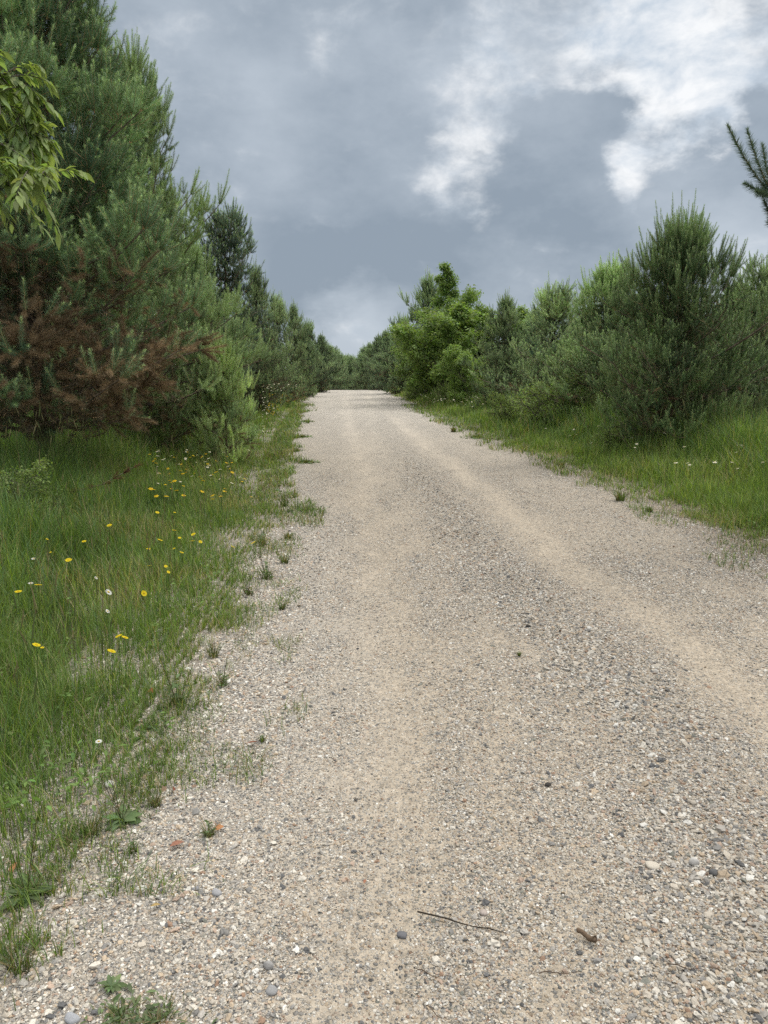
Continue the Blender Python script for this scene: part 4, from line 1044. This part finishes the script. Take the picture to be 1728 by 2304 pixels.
for a in [('grass_tuft', 205, 1880, 'grass', .10, 'short green grass tuft on the gravel just past the lawn tip'), ('rosette_weed', 275, 1850, 'rosette', .14, 'dark rosette weed with thin upright stalks on the left gravel'),
          ('grass_tuft', 352, 1815, 'grass', .07, 'small grass tuft right of the dark rosette'), ('rosette_weed', 60, 2020, 'rosette', .16, 'broad-leaved weed at the left edge with a white stone in it'),
          ('small_weed', 470, 1885, 'stalky', .07, 'little weed beside an orange dead leaf'), ('rosette_weed', 252, 2225, 'rosette', .07, 'tiny grey-green rosette near the bottom left'),
          ('mat_weed', 270, 2290, 'mat', .08, 'green mossy weed mat at the bottom left'), ('mat_weed', 355, 2304, 'mat', .10, 'darker low weed mat cut by the bottom edge'),
          ('grass_tuft', 45, 2185, 'grass', .12, 'wispy grass tuft at the left edge low down'), ('mat_weed', 335, 1640, 'mat', .09, 'dark green weed mat spreading from the grass edge'),
          ('stalky_weed', 400, 1590, 'stalky', .17, 'upright grey-green weed clump on the gravel, largest'), ('stalky_weed', 500, 1545, 'stalky', .10, 'thin sprig standing right of the largest weed clump'),
          ('grass_tuft', 480, 1480, 'grass', .12, 'sparse grass tuft above the thin sprig'), ('small_weed', 590, 1670, 'stalky', .04, 'very small sprig beside the red leaf on the gravel'),
          ('small_weed', 635, 1372, 'stalky', .08, 'single dark weed isolated on the gravel'), ('stalky_weed', 600, 1305, 'stalky', .16, 'ragged weed clump at the gravel fringe, lower'),
          ('stalky_weed', 560, 1340, 'stalky', .13, 'ragged weed left of the lower fringe clump'), ('grass_tuft', 640, 1270, 'grass', .13, 'grey-green grass tuft at the gravel fringe, middle'),
          ('stalky_weed', 590, 1230, 'stalky', .14, 'weed clump under the rightmost yellow flower'), ('grass_tuft', 648, 1215, 'grass', .11, 'thin grass tuft right of the rightmost yellow flower'),
          ('stalky_weed', 640, 1140, 'stalky', .22, 'bushier weed clump out on the gravel'), ('mat_weed', 690, 1150, 'mat', .16, 'flat weed mat right of the bushier clump'),
          ('mat_weed', 690, 1042, 'mat', .25, 'flat dark weed mat along the left road edge, nearest'), ('mat_weed', 664, 1016, 'mat', .22, 'flat weed mat second along the left road edge'),
          ('mat_weed', 678, 984, 'mat', .3, 'flat weed mat third along the left road edge'), ('mat_weed', 690, 950, 'mat', .26, 'flat weed mat fourth along the left road edge'),
          ('grass_tuft', 1395, 1128, 'grass', .2, 'leaning grass tuft on the right gravel edge'), ('grass_tuft', 1462, 1152, 'grass', .1, 'small sprig tuft on the right gravel edge'),
          ('grass_tuft', 1262, 1055, 'grass', .16, 'low tuft out on the right gravel edge'), ('mat_weed', 1180, 1010, 'mat', .3, 'weed mat at the right road edge'),
          ('mat_weed', 1075, 985, 'mat', .4, 'weed mat further along the right road edge'), ('grass_tuft', 1020, 972, 'grass', .2, 'tuft far along the right road edge'),
          ('small_weed', 300, 1920, 'stalky', .05, 'reddish sprig below the dark rosette'), ('small_weed', 1168, 1480, 'stalky', .035, 'tiny flat weed in the middle of the road')]:
    tuft(*a)

# ------------------------------------------------------------------ dead leaves, twigs, single stones
def dead_leaf(px, py, size, col, label):
    x, y = P(px, py, 0); z = float(ground_z(x, y)) + .022; rng = np.random.default_rng(int(px+py))
    v = blade_leaves(np.array([[-size/2, 0, 0.]]), np.array([[1., .1, .18]]), size, rng, col, .5, .5)
    o = add_obj('dead_leaf', mesh_np('dead_leaf', *v[:2], M_ATTR, v[2], True)); o.location = (x, y, z); o.rotation_euler = (.15, 0, float(rng.uniform(0, 6)))
    tag(o, label, 'dead leaf', 'dead leaves on the gravel')
for a in [(568, 1680, .05, (.28, .09, .04), 'red-brown dead leaf alone on the open gravel'), (344, 1563, .06, (.25, .08, .04), 'red dead leaf near the upright weed clump'), (390, 1788, .045, (.24, .09, .05), 'reddish dead leaf right of the small grass tuft'),
          (492, 1874, .038, (.34, .17, .07), 'orange dead leaf beside the little weed'), (399, 1912, .05, (.22, .11, .07), 'dark brown curled leaf below the little weed'), (30, 1965, .05, (.33, .17, .09), 'orange-brown dead leaf by the broad-leaved weed'),
          (502, 1984, .02, (.36, .21, .12), 'small orange leaf scrap on the pebbles'), (355, 2050, .04, (.50, .33, .14), 'pale tan leaf scrap on the left pebbles'), (820, 1990, .02, (.24, .11, .07), 'tiny rusty leaf scrap on the sandy track')]:
    dead_leaf(*a)
def twig(px0, py0, px1, py1, r, col, label, name='twig', stub=False):
    a = np.array([*P(px0, py0, 0), 0]); b = np.array([*P(px1, py1, 0), 0]); mid = (a+b)/2; z = float(ground_z(mid[0], mid[1])) + .016
    rng = np.random.default_rng(int(px0)); K = 12; t = np.linspace(0, 1, K)[:, None]; L_ = np.linalg.norm(b-a)
    pt = (a + (b-a)*t) + rng.normal(0, L_*.008, (K, 3)); pt[:, 2] = .004*np.sin(t[:, 0]*7) + r; pt = pt - np.array([mid[0], mid[1], 0])
    R = r*(np.linspace(1, .5, K) if not stub else np.linspace(.9, 1.1, K))*(1 + (rng.normal(0, .13, K) if stub else rng.normal(0, .08, K)))
    paths, rr = [pt], [R]
    for j in (4, 8):
        s = pt[j] + (np.array([[.3*(1 if j == 4 else -1), .4, .25]])*L_*.12)*t; paths.append(s); rr.append(np.linspace(r*.5, r*.2, K))
    v = tubes(np.array(paths), np.array(rr), 6, col)
    if stub:
        k1 = (ICO2[0]*(1+rng.normal(0, .15, ICO2[0].shape))*np.array([r*1.1, r*1.5, r*.9]) + pt[-2], ICO2[1], np.array(col)*.8); v = cat([v, k1])
    o = add_obj(name, mesh_np(name, v[0], v[1], M_ATTR, v[2], True)); o.location = (mid[0], mid[1], z); tag(o, label, 'twig', 'twigs lying on the road')
twig(938, 2060, 1136, 2107, .0028, (.05, .04, .03), 'long thin dark twig lying across the sandy track')
twig(1298, 2110, 1338, 2132, .007, (.15, .105, .07), 'short stubby piece of bark with a knot, right of the long twig', 'bark_piece', True)
twig(1500, 2190, 1570, 2202, .0018, (.10, .07, .05), 'thin brown twig near the bottom right')
twig(1210, 2202, 1305, 2200, .0015, (.12, .085, .06), 'faint hair-thin twig below the bark piece')
twig(940, 2188, 990, 2206, .0016, (.10, .07, .05), 'short thin twig below the long dark one')
twig(60+900, 2270, 900+95, 2300, .0016, (.13, .09, .06), 'short bent twig at the bottom edge')
def stone(px, py, d, col, label, flat=.5):
    x, y = P(px, py, 0); rng = np.random.default_rng(int(px)); V, F = ico(3)
    V = V*(1 + .10*np.sin(V[:, :1]*3+px) + .08*np.cos(V[:, 1:2]*4+py))*np.array([d/2, d*.38, d*.5*flat])
    o = add_obj('stone', mesh_np('stone', V, F, M_STONE, np.tile(np.array(col), (len(V), 1)), True))
    o.location = (x, y, float(ground_z(x, y)) + .006 + d*.5*flat*.6); o.rotation_euler = (.1, .1, float(rng.uniform(-.5, .5))); tag(o, label, 'stone', 'larger stones on the road')
stone(1188, 1417, .035, (.03, .028, .025), 'small black stone in the middle of the road')
stone(1232, 1772, .03, (.05, .045, .04), 'dark flat stone right of the road middle')
stone(1468, 1958, .045, (.55, .50, .42), 'pale wedge-shaped stone beside the coarse gravel', .35)
stone(1088, 2058, .026, (.42, .36, .32), 'round tan stone above the long twig')
stone(904, 2102, .03, (.15, .15, .16), 'dark blue-grey stone left of the long twig')
stone(318, 2004, .032, (.66, .64, .58), 'white oval stone on the left pebbles')
stone(488, 2015, .032, (.36, .36, .37), 'grey oval stone right of the tan pebbles', .6)
stone(440, 2004, .022, (.27, .27, .28), 'smooth blue-grey stone on the left pebbles')
stone(612, 2234, .034, (.30, .30, .30), 'grey flattened stone near the bottom left of centre', .45)
stone(248, 1770, .04, (.68, .66, .62), 'bright white stone by the dark rosette weed', .6)
stone(162, 2298, .038, (.36, .37, .39), 'blue-grey stone at the bottom edge on the left', .5)
stone(604, 2180, .03, (.34, .33, .32), 'round grey stone above the flattened grey one', .8)
stone(1605, 1978, .032, (.12, .12, .12), 'dark stone in the coarse gravel at the right', .6)
stone(1560, 1955, .035, (.55, .53, .50), 'whitish round stone beside the dark one at the right', .8)

# a browned pine branch hanging low over the left grass
def brown_branch():
    rng = np.random.default_rng(17); d = 7.2
    pts = np.array([at_dist(px, py, d) for px, py in ((-60, 1060), (120, 1118), (230, 1090), (300, 1052))]); q = np.linspace(0, 1, 10)
    pt = np.stack([np.interp(q, np.linspace(0, 1, 4), pts[:, j]) for j in range(3)], -1); o0 = pt[0].copy(); pt = pt - o0
    B, D, L_ = [], [], []
    for j in range(26):
        k = rng.integers(4, 10); B.append(pt[k]); D.append(pt[min(k, 9)] - pt[k-1] + rng.normal(0, .03, 3)); L_.append(rng.uniform(.05, .12))
    g = cat(needles(np.array(B), np.array(D), np.array(L_), np.full(26, .1), 26, .05, .004, rng, np.tile(np.array([.17, .075, .045]), (26, 1)), np.array([.16, .08, .05])))
    w = tubes(pt[None], np.linspace(.009, .003, 10)[None], 5)
    e = empty('dead_pine_branch', tuple(o0)); tag(e, 'rust-brown dead pine branch poking out over the left grass', 'branch')
    add_obj('stem', mesh_np('dead_stem', w[0], w[1], M_TWIGBARK, None, True), e); add_obj('needles', mesh_np('dead_branch_needles', g[0], g[1], M_DEAD, g[2]), e)
brown_branch()
